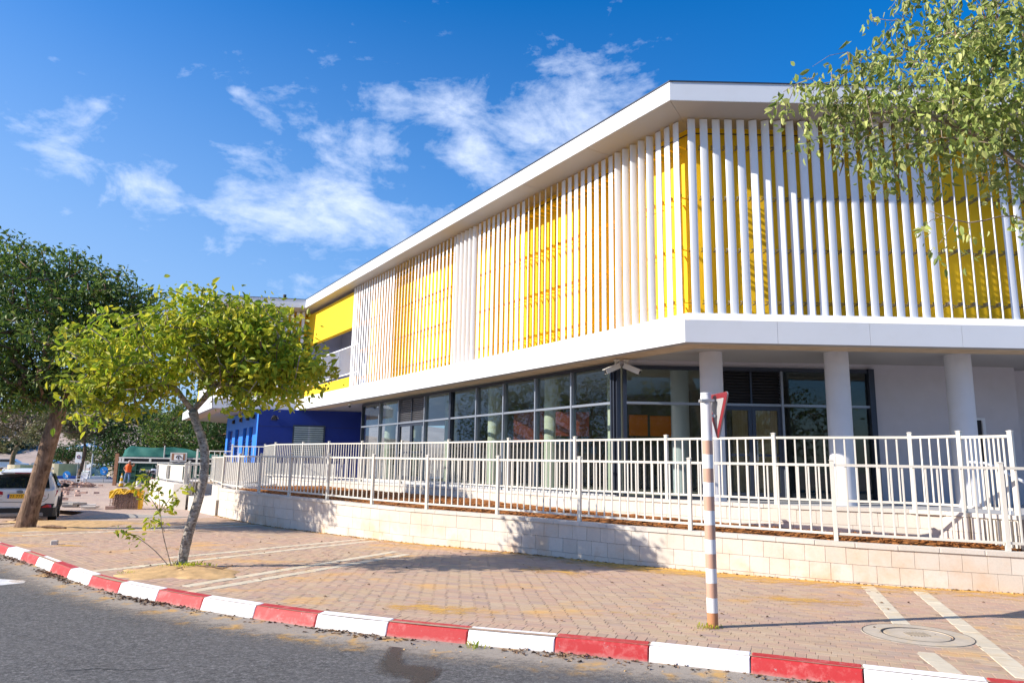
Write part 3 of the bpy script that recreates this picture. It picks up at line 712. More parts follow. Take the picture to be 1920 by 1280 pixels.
# balcony: beam above, parapet below, rear wall, slab
bA = I_fin[3] + uL * balc; bC = I_fin[2] + nL * .1
by = MB(); wallseg(by, bC, bA, 7.95, 9.62, .25); by.build('balcony_beam', 'yellow_render', bld)
by = MB(); wallseg(by, bC, bA, ZF - .02, 5.66, .2); by.build('balcony_parapet', 'yellow_render', bld)
by = MB(); wallseg(by, bC + nL * 1.9, bA + nL * 1.9, ZF, ZR + .1, .2); wallseg(by, bA + nL * 3.2 - uL * .1, bA + nL * .7 - uL * .1, ZF, ZR + .1); wallseg(by, bC + nL * .3, bC + nL * 3.4, ZF, ZR + .1); by.build('balcony_rear_wall', 'balcony_wall', bld)
wn_ = MB()
for t in (1.2, 2.6, 4.4): 
    c = bA + uL * t + nL * 1.87; wn_.box((c.x, c.y, 6.6), (1.0, .05, 2.0), math.atan2(uL.y, uL.x))
wn_.build('balcony_window', 'dark_glass', bld)
rl = MB(); p0, p1 = bA - uL * .5 + nL * -.02, bC + nL * -.02
for z in (5.80, 7.05): rl.beam((p0.x, p0.y, z), (p1.x, p1.y, z), .05, .05)
for t in (0, .33, .66, 1): q = p0.lerp(p1, t); rl.beam((q.x, q.y, 5.64), (q.x, q.y, 7.05), .05, .05)
rail = rl.build('balcony_railing', 'rail_white', bld)
L = (p1 - p0).length; bal = MB().box((0, 0, .62), (.018, .03, 1.22)).mesh('baluster', 'rail_white'); ORG[rail.name] = ORG[bld.name]
for i in range(1, int(L / .14)):
    q = p0 + (p1 - p0) * (i * .14 / L); inst(bal, 'baluster', rail, (q.x, q.y, 5.82), math.atan2(uL.y, uL.x))
# roof: fascia sheets, underside sheets with mitred joints, top
Ar = Vector((3.40, 14.71)); Cr = Vector((-10.9, 37.0)); Dr = Vector((-15.65, 36.2)); Er = Vector((-22.7, 48.4)); Rr_ = Ar + Vector((16, .2))
ROOF = [Er, Dr, Cr, Ar, Rr_]
_o = OUT; OUT = ROOF; Ec_, Dc_, Cc_, Bc_, Rc_ = Ec, Dc, Cc, Bc, Rc; Ec, Dc, Cc, Bc, Rc = ROOF
R1, R2, R3 = inset(.75), inset(.03), inset(1.5); Rin = inset(.06)
panels(OUT, ZR, ZR2, 2.95, 'roof_fascia_panel', 'white_panel')
st = MB(); strip(st, inset(-.02), inset(.12), ZR2 + .006, ZR2 + .012); strip(st, inset(-.02), inset(-.019), ZR2 + .006, ZR2 - .02); st.build('roof_edge_cap', 'alu_dark', bld)
for i in range(4):      # underside panels
    a, b, a2, b2 = ROOF[i], ROOF[i + 1], R3[i], R3[i + 1]; L = (b - a).length; k = max(1, round(L / 2.95))
    d = (b - a) / L
    for j in range(k):
        s0_, s1_ = L * j / k + .006, L * (j + 1) / k - .006
        pa, pb = a + d * s0_, a + d * s1_
        nn = Vector((-d.y, d.x)) * 1.5; qa, qb = pa + nn, pb + nn
        sk = .6 if i == 3 else (-.6 if i == 2 else 0)
        if j > 0 or sk == 0: pass
        qa2 = a2 if j == 0 else qa + d * 0; qb2 = b2 if j == k - 1 else qb
        m_ = MB(); z = ZR - .002
        m_.add([(pa.x, pa.y, z), (qa2.x, qa2.y, z), (qb2.x, qb2.y, z), (pb.x, pb.y, z), (pa.x, pa.y, z + .02), (qa2.x, qa2.y, z + .02), (qb2.x, qb2.y, z + .02), (pb.x, pb.y, z + .02)], [(0, 1, 2, 3), (4, 7, 6, 5), (0, 4, 5, 1), (1, 5, 6, 2), (2, 6, 7, 3), (3, 7, 4, 0)])
        m_.build('roof_soffit_panel', 'grey_panel_underside', bld)
MB().prism([(p.x, p.y) for p in Rin] + [(p.x, p.y) for p in back], ZR + .05, ZR2 - .03).build('roof_deck', 'dark_gap', bld)
Ec, Dc, Cc, Bc, Rc = Ec_, Dc_, Cc_, Bc_, Rc_; OUT = _o
v_ = Vector((-12.2, 37.5)); MB().tube([(v_.x, v_.y, ZR2), (v_.x, v_.y, ZR2 + .35)], .09, 8).build('roof_vent_pipe', 'plastic_black', bld)
# line where wall and underside meet
st = MB(); P_ = inset(1.0); strip(st, inset(.835), inset(.836), ZR - .16, ZR - .13); st.build('wall_top_joint', 'dark_gap', bld)

# fins: hollow aerofoil blades held on brackets
def fin_mesh(ch, th, h):
    prof = []; n = 7
    for i in range(n): u = -1 + 2 * i / (n - 1); prof.append((u * ch / 2, -th / 2 * math.sqrt(max(.0, 1 - u * u * .93))))
    for i in range(n): u = 1 - 2 * i / (n - 1); prof.append((u * ch / 2, th / 2 * math.sqrt(max(.0, 1 - u * u * .93))))
    b = MB(); lo, hi = [(x, y, 0) for x, y in prof], [(x, y, h) for x, y in prof]; b.loft([lo, hi], cap=False); b.add(lo, [tuple(reversed(range(len(lo))))]); b.add(hi, [tuple(range(len(hi)))]); return b.mesh('fin', 'fin_white')
FH = ZR - ZF - .03
fmesh = fin_mesh(.178, .038, FH)
for poly_ in fmesh.polygons: poly_.use_smooth = len(poly_.vertices) == 4
PITCH = .285
br1 = MB(); br1.box((0, .23, 0), (.05, .44, .012)); br1.box((0, .10, .035), (.07, .12, .07)); br1.beam((0, .15, .0), (0, .40, .07), .03, .03); brm = br1.mesh('bracket', 'bracket_metal')
brs = MB()
for z in (.32, 1.55, 2.8, 4.05): brs.box((0, .23, z), (.05, .44, .012)); brs.box((0, .08, z + .035), (.07, .10, .07))
brsm = brs.mesh('bracket_set', 'yellow_paint')
def put_fin(q, ang, wall_ang, single):
    o = inst(fmesh, 'fin', bld, (q.x, q.y, ZF + .005), ang); r = wall_ang - ang
    if single:
        for z in (.32, 1.55, 2.8, 4.05): inst(brm, 'bracket', o, (0, 0, z), r)
    else: inst(brsm, 'bracket_set', o, (0, 0, 0), r)['kind'] = 'stuff'
aR = math.atan2(uR.y, uR.x); aL = math.atan2(-uL.y, -uL.x)     # direction of each face, building behind
degs = [0] * 5 + [-24] * 5 + [-10] + [2] * 9 + [58] * 5 + [0] * 8
P0 = I_fin[3]
for i, dg in enumerate(degs):
    q = P0 + uR * (.16 + PITCH * i); put_fin(q, aR + math.radians(dg + random.uniform(-.8, .8)), aR, True)
groups = [(3, -2), (5, 57), (8, -3), (6, -33), (10, -5), (5, 58), (12, -12), (6, -25), (14, -3)]      # degrees turned from the face
i = 0
for n_, dg in groups:
    for _ in range(n_):
        q = P0 + uL * (.27 + PITCH * i); put_fin(q, aL + math.radians(dg + random.uniform(-.8, .8)), aL, False); i += 1
for j in range(2):
    q = P0 + uL * (.27 + PITCH * i); inst(fmesh, 'fin', bld, (q.x, q.y, ZF + .005), aL + .1); i += 1
Pc, Pd = I_fin[2], I_fin[1]; LW = (Pd - Pc).length; dW = (Pd - Pc) / LW; aW = math.atan2(-dW.y, -dW.x)
for j in range(int(LW / PITCH)):
    q = Pc + dW * (.2 + PITCH * j); dg = -20 if j % 13 < 7 else 4
    o = inst(fmesh, 'fin', bld, (q.x, q.y, ZF + .005), aW + math.radians(dg))
dE = (I_fin[0] - Pd).normalized()
for j in range(30):
    q = Pd + dE * (.25 + PITCH * j); inst(fmesh, 'fin', bld, (q.x, q.y, ZF + .005), aL)

# ---- ground floor: floor, columns, glazing, walls
G = Vector((2.72, 18.2)); uG = Vector((-9.44, 14.6)).normalized(); nG = Vector((-uG.y, uG.x)) * -1
nG = Vector((uG.y, -uG.x))
if nG.x < 0: nG = -nG
GL = 17.36; Gend = G + uG * GL
uW = Vector((1, .02)).normalized(); nW = Vector((-.02, 1)).normalized(); aWn = math.atan2(uW.y, uW.x); aG = math.atan2(-uG.y, -uG.x)
ter = thing('terrace', 'grey paved raised terrace between the glazed front and the stone wall with railings', 'terrace', (4, 16, 0))
UF = [(8.15, 11.75), (8.12, 11.8), (7.72, 12.38), (7.27, 13.11), (5.16, 14.15), (3.39, 15.75), (1.55, 17.45), (-.06, 19.5), (-1.9, 22.1), (-3.62, 24.1), (-5.33, 25.98), (-6.93, 27.6), (-8.45, 29.46), (-10.22, 31.5), (-11.7, 34.5), (-14.8, 34.9)]
tp_ = [(x + .12, y + .16) for x, y in UF[1:]] + [(-14.6, 36.5), (-7, 39), (10, 40), (20, 30), (20, 12)]
MB().prism(tp_, .2, ZP).build('terrace_floor', 'grey_stone', ter)
# columns outside
def cyl(name, mat, x, y, r, z0, z1, parent=bld, n=28):
    b = MB(); rings = [[(x + r * math.cos(2 * PI * i / n), y + r * math.sin(2 * PI * i / n), z) for i in range(n)] for z in (z0, z1)]
    b.loft(rings, cap=False); b.add(rings[0], [tuple(reversed(range(n)))]); b.add(rings[1], [tuple(range(n))]); o = b.build(name, mat, parent)
    for p_ in o.data.polygons: p_.use_smooth = len(p_.vertices) == 4
    return o
for x, y, r in ((4.72, 16.85, .265), (7.56, 16.55, .265), (10.42, 16.6, .275), (13.4, 16.65, .275)): cyl('column', 'column_render', x, y, r, ZP, 4.72)
# ceiling behind the concrete edge
cb = MB(); cp = [(p.x, p.y) for p in inset(.86)] + [(p.x, p.y) for p in back]; cb.prism(cp, 4.66, 4.70); cb.build('ceiling', 'lavender_render', bld)
# right wall with lintel
YW = lambda x: G.y + (x - G.x) * .02
wr = MB(); zl = 4.36
def wbox(b, x0, x1, z0, z1, th=.25, dy=0): b.prism([(x0, YW(x0) + dy), (x1, YW(x1) + dy), (x1, YW(x1) + dy + th), (x0, YW(x0) + dy + th)], z0, z1)
wbox(wr, G.x + .02, 9.25, zl, 4.66); wbox(wr, 9.25, 11.74, ZP, 4.66); wbox(wr, 11.74, 12.06, ZP, 2.1); wbox(wr, 11.74, 12.06, 3.16, 4.66); wbox(wr, 12.06, 13.0, ZP, 4.66); wbox(wr, 13.0, 18, ZP, 4.66, .25, .6)
wr.build('ground_floor_wall', 'lavender_render', bld)
sw_ = MB(); wbox(sw_, 11.74, 12.06, 2.1, 3.16, .02, .02); sm = sw_.build('window', 'dark_gap', bld)
f_ = MB(); wbox(f_, 12.02, 12.10, 2.05, 3.2, .06, -.03); wbox(f_, 11.70, 12.02, 3.14, 3.2, .06, -.03); f_.build('frame', 'rail_white', sm)
# glazing builder: frame members along a line, panes between
def glazing(O, u, n, xs_, zs_, name, mat, louvre=(), door=(), heavy=(), label=None, glassmat='facade_glass', lmat='louvre_metal'):
    a = math.atan2(u.y, u.x); P = lambda t, dd_=0: O + u * t + n * dd_
    b = MB()
    z0, z1 = zs_[0], zs_[-1]
    for t in (xs_[0], xs_[-1]): q = P(t); b.box((q.x, q.y, (z0 + z1) / 2), (.075, .15, z1 - z0), a)
    for z in (z0, z1): q = P((xs_[0] + xs_[-1]) / 2, .002); b.box((q.x, q.y, z), (abs(xs_[-1] - xs_[0]), .146, .09), a)
    w = b.build(name, mat, bld)
    if label: w['label'] = label
    ORG[w.name] = ORG[bld.name]
    for i, t in enumerate(xs_[1:-1], 1):
        q = P(t, -.01); wd = .13 if i in heavy else .055
        MB().box((q.x, q.y, (z0 + z1) / 2), (wd, .17, z1 - z0 - .09), a).build('mullion', 'alu_grey' if i not in heavy else mat, w)
    for i in range(len(xs_) - 1):
        x0, x1 = sorted((xs_[i], xs_[i + 1])); x0 += .03; x1 -= .03
        for z in zs_[1:-1]:
            q = P((x0 + x1) / 2, -.008); MB().box((q.x, q.y, z), (x1 - x0, .155, .06), a).build('transom', 'alu_grey', w)
        for j in range(len(zs_) - 1):
            za, zb = zs_[j] + .035, zs_[j + 1] - .035; q = P((x0 + x1) / 2)
            if (i, j) in louvre:
                q2 = P((x0 + x1) / 2, .06); MB().box((q2.x, q2.y, (za + zb) / 2), (x1 - x0, .01, zb - za), a).build('louvre_backing', 'louvre_dark', w)
                sl = MB(); L_ = x1 - x0; sl.add([(-L_ / 2, -.035, -.025), (L_ / 2, -.035, -.025), (L_ / 2, .02, .02), (-L_ / 2, .02, .02), (-L_ / 2, -.035, -.032), (L_ / 2, -.035, -.032), (L_ / 2, .02, .012), (-L_ / 2, .02, .012)], [(0, 1, 2, 3), (4, 7, 6, 5), (0, 4, 5, 1), (1, 5, 6, 2), (2, 6, 7, 3), (3, 7, 4, 0)])
                sm_ = sl.mesh('louvre_slat', lmat); z = za + .03
                while z < zb: inst(sm_, 'louvre_slat', w, (q.x, q.y, z), a); z += .075
                q3 = P((x0 + x1) / 2, -.045); MB().box((q3.x, q3.y, (za + zb) / 2), (.045, .03, zb - za), a).build('louvre_stile', mat, w)
                continue
            if (i, j) in door:
                dm = MB()
                for t in (x0 + .05, (x0 + x1) / 2 - .05, (x0 + x1) / 2 + .05, x1 - .05): q2 = P(t, -.012); dm.box((q2.x, q2.y, (za + zb) / 2), (.09, .07, zb - za), a)
                for z in (za + .08, zb - .05, za + 1.05): q2 = P((x0 + x1) / 2, -.010); dm.box((q2.x, q2.y, z), (x1 - x0, .066, .1 if z != za + 1.05 else .06), a)
                dm.build('door_frame', mat, w)
                hd = MB(); q2 = P((x0 + x1) / 2 + .09, -.09); hd.beam((q2.x, q2.y, za + .9), (q2.x, q2.y, za + 1.4), .03, .03); hd.build('door_handle', 'chrome', w)
            MB().box((q.x, q.y, (za + zb) / 2), (x1 - x0, .012, zb - za), a).build('pane', glassmat, w)
nGf = nG
glazing(G, uG, nG, [.12, 1.85, 3.58, 5.34, 7.04, 8.88, 10.93, 13.32, 15.32, 17.36], [ZP + .12, 3.42, 4.40], 'glazed_wall', 'alu_dark', louvre=((6, 1),), door=((6, 0),), heavy=(5,), label='left glazed wall with louvres over its double door')
sb = MB(); q = G + uG * (GL / 2); sb.box((q.x, q.y, ZP + .04), (GL, .2, .09), math.atan2(uG.y, uG.x)); sb.build('glazing_sill', 'grey_stone', bld)
# corner post of three profiles
cpst = MB(); cpst.box((G.x, G.y, 2.72), (.10, .10, 3.34), .2); cpst.box((G.x - .13, G.y + .12, 2.72), (.05, .13, 3.34), aG); cpst.box((G.x + .14, G.y + .0, 2.72), (.05, .14, 3.34), aWn); cpst.build('corner_post', 'alu_dark', bld)
glazing(G, uW, nW, [.17, 2.60, 4.17, 6.45], [ZP + .03, 3.42, 4.33], 'glazed_wall', 'alu_dark', louvre=((1, 1),), door=((1, 0),), label='right glazed wall behind the round columns', lmat='louvre_dark')
hp = MB(); hp.box((9.20, YW(9.2) - .02, 2.72), (.14, .2, 3.34)); hp.build('end_post', 'alu_dark', bld)
# interior seen through the panes
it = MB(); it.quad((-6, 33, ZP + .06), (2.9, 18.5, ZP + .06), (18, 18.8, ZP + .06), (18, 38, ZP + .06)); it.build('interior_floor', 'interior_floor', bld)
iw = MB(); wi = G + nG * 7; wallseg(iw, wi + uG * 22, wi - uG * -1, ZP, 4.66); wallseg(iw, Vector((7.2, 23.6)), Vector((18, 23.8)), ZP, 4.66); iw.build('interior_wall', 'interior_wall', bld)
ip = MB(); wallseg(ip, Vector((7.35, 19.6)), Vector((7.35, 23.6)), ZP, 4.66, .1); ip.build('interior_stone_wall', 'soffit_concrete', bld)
for t in (1.5, 4.5, 7.9, 11.15, 14.3, 17.0):
    q = G + uG * (t - .1) + nG * 1.15; cyl('interior_column', 'cream_column', q.x, q.y, .25, ZP, 4.66)
cyl('interior_column', 'column_render', 4.75, 20.2, .25, ZP, 4.66)
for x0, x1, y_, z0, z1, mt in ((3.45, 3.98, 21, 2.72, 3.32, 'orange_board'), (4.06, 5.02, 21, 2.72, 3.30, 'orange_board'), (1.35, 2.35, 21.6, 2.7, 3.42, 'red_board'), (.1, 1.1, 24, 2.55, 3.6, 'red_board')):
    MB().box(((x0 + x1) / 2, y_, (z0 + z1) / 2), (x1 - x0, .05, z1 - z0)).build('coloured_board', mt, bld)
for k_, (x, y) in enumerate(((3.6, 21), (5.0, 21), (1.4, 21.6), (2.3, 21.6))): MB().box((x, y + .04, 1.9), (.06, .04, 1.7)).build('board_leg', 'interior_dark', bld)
# blue ground floor of the far wing
K = Vector((-12.95, 37.05)); K2 = Vector((-7.6, 38.1)); K3 = K + (Ec - Dc).normalized() * 9.6
bw = MB(); wallseg(bw, K, K2, 1.0, 4.47); wallseg(bw, K2 + Vector((.0, 0)), Gend + Vector((-.1, .2)), 1.0, 4.47, .15); bw.build('blue_wall', 'blue_shaded', bld)
# joints in the front cladding, whose blue has the shade put in
jb = MB(); dK = (K2 - K).normalized(); nK = Vector((dK.y, -dK.x))
for z in (1.9, 2.75, 3.6): 
    c = (K + K2) / 2 + nK * .004; jb.box((c.x, c.y, z), ((K2 - K).length, .006, .012), math.atan2(dK.y, dK.x))
jb.build('cladding_joint', 'dark_gap', bld)
c = K + dK * 2.55 + nK * .02; w = MB(); w.box((c.x, c.y, 2.85), (1.62, .09, 1.7), math.atan2(dK.y, dK.x)); wo_ = w.build('window', 'alu_dark', bld); ORG[wo_.name] = ORG[bld.name]
pn = MB()
for s_ in (-.39, .39): q = c + dK * s_ + nK * .05; pn.box((q.x, q.y, 2.85), (.70, .012, 1.56), math.atan2(dK.y, dK.x))
pn.build('pane', 'tail_blind' if 'tail_blind' in MATS else 'facade_glass', wo_)
for kk in range(14):
    q = c + nK * .046; MB().box((q.x, q.y, 2.14 + kk * .11), (1.46, .012, .07), math.atan2(dK.y, dK.x)).build('blind_slat', 'steel_pale', wo_)
# sun-lit light blue side with four tall louvred slots
dB = (K3 - K).normalized(); nB = Vector((-dB.y, dB.x)); aB = math.atan2(dB.y, dB.x)
lb = MB(); slots = [(1.22, 1.98), (2.92, 3.98), (5.38, 6.58), (7.4, 9.4)]
slots = [(1.25, 2.30), (3.0, 4.05), (5.35, 6.6), (7.55, 9.2)]
e = 0
def lbox(s0_, s1_, z0, z1, b=lb, ins=0, th=.18):
    p = K + dB * s0_ - nB * ins; q = K + dB * s1_ - nB * ins; r = -nB * th
    b.prism([(p.x, p.y), (q.x, q.y), ((q + r).x, (q + r).y), ((p + r).x, (p + r).y)], z0, z1)
nB = -nB if nB.dot(Vector((-1, -.5))) < 0 else nB
for s0_, s1_ in slots: lbox(e, s0_, 1.0, 4.47); lbox(s0_, s1_, 3.62, 4.47); e = s1_
lbox(e, 9.9, 1.0, 4.47); lb.build('light_blue_wall', 'blue_light', bld)
for s0_, s1_ in slots:
    b = MB(); lbox(s0_, s1_, 1.0, 3.62, b, .14, .02); o = b.build('slot_window', 'blue_shaded', bld); ORG[o.name] = ORG[bld.name]
    q = K + dB * ((s0_ + s1_) / 2 + .1) - nB * .10; sl = MB().box((0, 0, 0), (s1_ - s0_, .07, .025)).mesh('louvre_slat', 'alu_dark'); z = 1.3
    while z < 3.0: inst(sl, 'louvre_slat', o, (q.x, q.y, z), aB); z += .16
def lamp(q, n_, z):
    b = MB(); a = math.atan2(n_.y, n_.x); r = [[], []]
    for i in range(10):
        t = PI * i / 9; r[0].append((q.x - n_.y * .16 * math.cos(t), q.y + n_.x * .16 * math.cos(t), z - .1 + .26 * math.sin(t)))
        r[1].append((q.x + n_.x * .13 - n_.y * .13 * math.cos(t), q.y + n_.y * .13 + n_.x * .13 * math.cos(t), z - .1 + .18 * math.sin(t)))
    b.loft(r, cap=True); b.build('wall_lamp', 'plastic_black', bld)
lamp(K + dK * .78 + nK * .01, nK, 4.02)
for t in (.95, 2.6, 4.7, 7.1): lamp(K + dB * t + nB * .01, nB, 4.1)
# two cameras under the corner
for sgn, lb_ in ((-1, 'cream bullet security camera at the glass corner, aimed left'), (1, 'cream bullet security camera at the glass corner, aimed right')):
    cx, cy = G.x + .02 + sgn * .12, G.y - .45
    t_ = thing('security_camera', lb_, 'security camera', (cx, cy, 4.46), group='security cameras under the overhang')
    MB().box((cx, cy, 4.43), (.13, .13, .05)).beam((cx, cy, 4.42), (cx + sgn * .03, cy - .02, 4.28), .05, .05).build('bracket', 'fence_paint', t_)
    b = MB(); p = Vector((cx - sgn * .06, cy - .0, 4.30)); q = Vector((cx + sgn * .30, cy - .16, 4.12)); b.beam(p, q, .11, .12); b.beam(p + Vector((0, 0, .07)), q + Vector((sgn * .05, -.02, .05)), .13, .015); b.build('housing', 'fence_paint', t_)
    MB().beam(q, q + Vector((sgn * .015, -.006, -.006)), .08, .08).build('lens', 'plastic_black', t_)
c = Gend + Vector((-.6, -.2)); t_ = thing('security_camera', 'small dark dome camera under the overhang where the glass meets the blue wall', 'security camera', (c.x, c.y, 4.4)); 
MB().tube([(c.x, c.y, 4.45), (c.x, c.y, 4.36)], [.09, .08], 12).build('base', 'fence_paint', t_); MB().tube([(c.x, c.y, 4.36), (c.x, c.y, 4.31), (c.x, c.y, 4.28)], [.07, .06, .02], 12).build('dome', 'plastic_black', t_)
# ---------------------------------------------------------------- stone walls
blk = MB().cbox((0, 0, 0), (1, 1, 1), .012); bl_me = blk.mesh('stone_block', 'wall_stone')
cope_me = MB().cbox((0, 0, 0), (1, 1, 1), .018).mesh('coping_stone', 'coping_stone')
def stone_wall(root, path, t0, t1, top, th, ch, bw, ncourse, zmin, copew=.62, corner=None):
    # core
    b = MB(); n = max(2, int((t1 - t0) / .4)); A, B_, A2, B2 = [], [], [], []
    for i in range(n + 1):
        q, d = path.at(t0 + (t1 - t0) * i / n); nn = Vector((-d.y, d.x)); zt = top(q)
        f, k = q + nn * .03, q + nn * (th - .01); A.append([(f.x, f.y, zmin), (k.x, k.y, zmin), (k.x, k.y, zt - .06), (f.x, f.y, zt - .06)])
    b.loft(A); b.build('wall_core', 'mortar', root)
    for c in range(ncourse):
        s = t0 + (bw / 2 if c % 2 else 0) - bw * .5
        while s < t1:
            w = bw * random.uniform(.93, 1.07); a, e = max(s, t0), min(s + w, t1); s += w
            if e - a < .05: continue
            qa, _ = path.at(a); qb, _ = path.at(e); m_ = (qa + qb) / 2; d = (qb - qa).normalized(); nn = Vector((-d.y, d.x)); z1 = top(m_) - .075 - c * ch; z0 = z1 - ch + .006
            if z1 < zmin + .02: continue
            z0 = max(z0, zmin); q = m_ + nn * (.02 + random.uniform(-.003, .003)); slope = math.atan2(top(qb) - top(qa), (qb - qa).length)
            o = inst(bl_me, 'stone_block', root, (q.x, q.y, (z0 + z1) / 2), rot=(0, -slope, math.atan2(d.y, d.x)), scale=((qb - qa).length - .005, .05, z1 - z0))
    s = t0
    while s < t1 - .02:
        e = min(s + copew * random.uniform(.95, 1.05), t1); qa, _ = path.at(s); qb, _ = path.at(e); m_ = (qa + qb) / 2; d = (qb - qa).normalized(); nn = Vector((-d.y, d.x)); q = m_ + nn * (th / 2 - .012)
        slope = math.atan2(top(qb) - top(qa), (qb - qa).length)
        inst(cope_me, 'coping_stone', root, (q.x, q.y, top(m_) - .035 + random.uniform(-.002, .002)), rot=(0, -slope, math.atan2(d.y, d.x)), scale=((qb - qa).length - .004, th + .03, .07)); s = e
lw = thing('garden_wall', 'low pale stone block wall along the brick pavement, below the front railing', 'wall', (0, 15.7, 0))
stone_wall(lw, WP, .35, WP.L - .6, lambda q: wall_top(q), .24, .272, .335, 4, -.06)
# upper retaining wall; UF runs right to left so walk it the other way
UPp = smooth_path([(p[0], p[1]) for p in reversed(UF[2:14])], 3)
uw = thing('terrace_wall', 'upper pale stone retaining wall behind the planting bed, carrying the rear railing', 'wall', (0, 19.5, 0))
stone_wall(uw, UPp, 0, UPp.L, lambda q: 1.15, .22, .25, .34, 3, .35)
URet = Path([(7.70, 12.36), (7.93, 12.08), (8.14, 11.72)])
rw_ = thing('return_wall', 'short stone wall turning towards the street under the right end of the rear railing', 'wall', (8.2, 12.0, 0))
stone_wall(rw_, URet, .04, URet.L, lambda q: 1.15, .20, .25, .30, 4, .1)
gl_ = MB()
for i in range(9): q, d = URet.at(.22 + i * .06); nn = Vector((d.y, -d.x)); q = q + nn * .03; gl_.box((q.x, q.y, .80), (.028, .03, .52), math.atan2(d.y, d.x))
gl_.build('grille_bar', 'fence_paint', rw_)
es = thing('entrance_steps', 'grey beige steps and cheek wall at the right end beyond the railings', 'steps', (9.6, 12.2, 0))
MB().prism([(8.5, 12.3), (9.9, 11.7), (11.5, 13), (10, 14.5)], 0, .85).build('cheek_wall', 'grey_stone', es)
for k_ in range(3): MB().prism([(8.9 + k_ * .1, 11.9 + k_ * .28), (12, 11.2 + k_ * .28), (12, 14), (9.5, 14)], 0, .3 + .18 * k_).build('step', 'grey_stone', es)

# planting bed of bark mulch and red soil between the walls
mb = MB(); n = 210; W_ = 14; R_ = random.Random(5)
from mathutils import noise as mnoise
for i in range(n + 1):
    t = WP.L * (.012 + .955 * i / n); q, d = WP.at(t); nn = Vector((-d.y, d.x)); a = q + nn * .21
    uq, _ = UPp.at(UPp.near(a)); wq = (uq - a)
    if (uq - a).length > 3.4: wq = wq.normalized() * 3.4
    zt = wall_top(q)
    for j in range(W_ + 1):
        u = j / W_; p = a + wq * u * 1.02
        cl = mnoise.noise(Vector((p.x * 5, p.y * 5, 1))) * .035 + mnoise.noise(Vector((p.x * 14, p.y * 14, 3))) * .028
        z = zt - .045 + .09 * math.sin(min(1, u * 2.2) * PI / 2) * (1 if u < .8 else 1.1) + cl * min(1, u * 6 + .25)
        mb.v.append((p.x, p.y, z))
for i in range(n):
    for j in range(W_): a = i * (W_ + 1) + j; mb.f.append((a, a + W_ + 1, a + W_ + 2, a + 1)); mb.mi.append(0)
so_ = mb.build('mulch_bed', 'mulch', smooth=False); so_['kind'] = 'stuff'
# loose bark chips
ck = MB(); 
for _ in range(2600):
    i = R_.randrange(n); j = R_.random() ** 1.6 * .8; v = mb.v[i * (W_ + 1) + int(j * W_)]; a = R_.uniform(0, PI); l = R_.uniform(.02, .09)
    x = v[0] + R_.uniform(-.08, .08); y = v[1] + R_.uniform(-.04, .08); z = v[2] + R_.uniform(.0, .02)
    ck.beam((x - l * math.cos(a), y - l * math.sin(a), z), (x + l * math.cos(a), y + l * math.sin(a), z + R_.uniform(-.01, .025)), R_.uniform(.015, .04), .012)
co = ck.build('bark_chips', 'mulch'); co['kind'] = 'stuff'

# ---------------------------------------------------------------- railings
bar_me = MB().cbox((0, 0, 0), (.030, .022, 1), .003).mesh('baluster', 'fence_paint')
post_me = MB().cbox((0, 0, 0), (.070, .070, 1), .004).mesh('post', 'fence_paint')
cap_me = MB().loft([[(-.043, -.043, 0), (.043, -.043, 0), (.043, .043, 0), (-.043, .043, 0)], [(-.043, -.043, .012), (.043, -.043, .012), (.043, .043, .012), (-.043, .043, .012)], [(-.01, -.01, .024), (.01, -.01, .024), (.01, .01, .024), (-.01, .01, .024)]]).mesh('cap', 'fence_paint')
def railing(root, posts, top, base, pitch=.17, rail_lo=.12, over=.055, skip_first=False, me=bar_me):
    """posts: list of (x, y); top/base: functions of the point"""
    for i, (x, y) in enumerate(posts):
        if skip_first and i == 0: continue
        q = Vector((x, y)); zt, zb = top(q) + over, base(q); d = Vector(posts[min(i + 1, len(posts) - 1)]) - Vector(posts[max(i - 1, 0)])
        a = math.atan2(d.y, d.x); o = inst(post_me, 'post', root, (x, y, (zt + zb) / 2), rot=(random.uniform(-.004, .004), random.uniform(-.004, .004), a), scale=(1, 1, zt - zb)); 
        inst(cap_me, 'cap', o, (0, 0, .5), scale=(1, 1, 1 / (zt - zb)))
    for (x0, y0), (x1, y1) in zip(posts, posts[1:]):
        a, b = Vector((x0, y0)), Vector((x1, y1)); L_ = (b - a).length; d = (b - a) / L_; a += d * .04; b -= d * .04; L_ -= .08; ang = math.atan2(d.y, d.x)
        zta, ztb, zba, zbb = top(a) - .02, top(b) - .02, base(a) + rail_lo, base(b) + rail_lo
        MB().beam((a.x, a.y, zta), (b.x, b.y, ztb), .045, .045).build('top_rail', 'fence_paint', root)
        MB().beam((a.x, a.y, zba), (b.x, b.y, zbb), .04, .04).build('bottom_rail', 'fence_paint', root)
        n = max(1, round(L_ / pitch))
        for k_ in range(1, n):
            u = k_ / n; q = a.lerp(b, u); z1 = lerp(zta, ztb, u) - .022; z0 = lerp(zba, zbb, u) + .02
            inst(me, 'baluster', root, (q.x, q.y, (z0 + z1) / 2), ang, scale=(1, 1, z1 - z0))
LF = [(9.9, 11.18), (7.84, 11.64), (5.50, 12.44), (3.34, 13.59), (1.42, 14.87), (-.26, 16.1), (-1.93, 17.19), (-3.41, 18.26), (-4.83, 19.47), (-6.22, 20.73), (-7.51, 22.0), (-8.72, 23.52), (-9.68, 24.72)]
fr_ = thing('front_railing', 'cream metal railing on top of the low stone wall beside the pavement', 'railing', (0, 16, .7))
railing(fr_, LF, lambda q: 1.945 - .004 * q.x, lambda q: wall_top(q), pitch=.172)
f3 = thing('corner_railing', 'cream railing turning back from the left end of the low stone wall', 'railing', (-11, 27.5, .9))
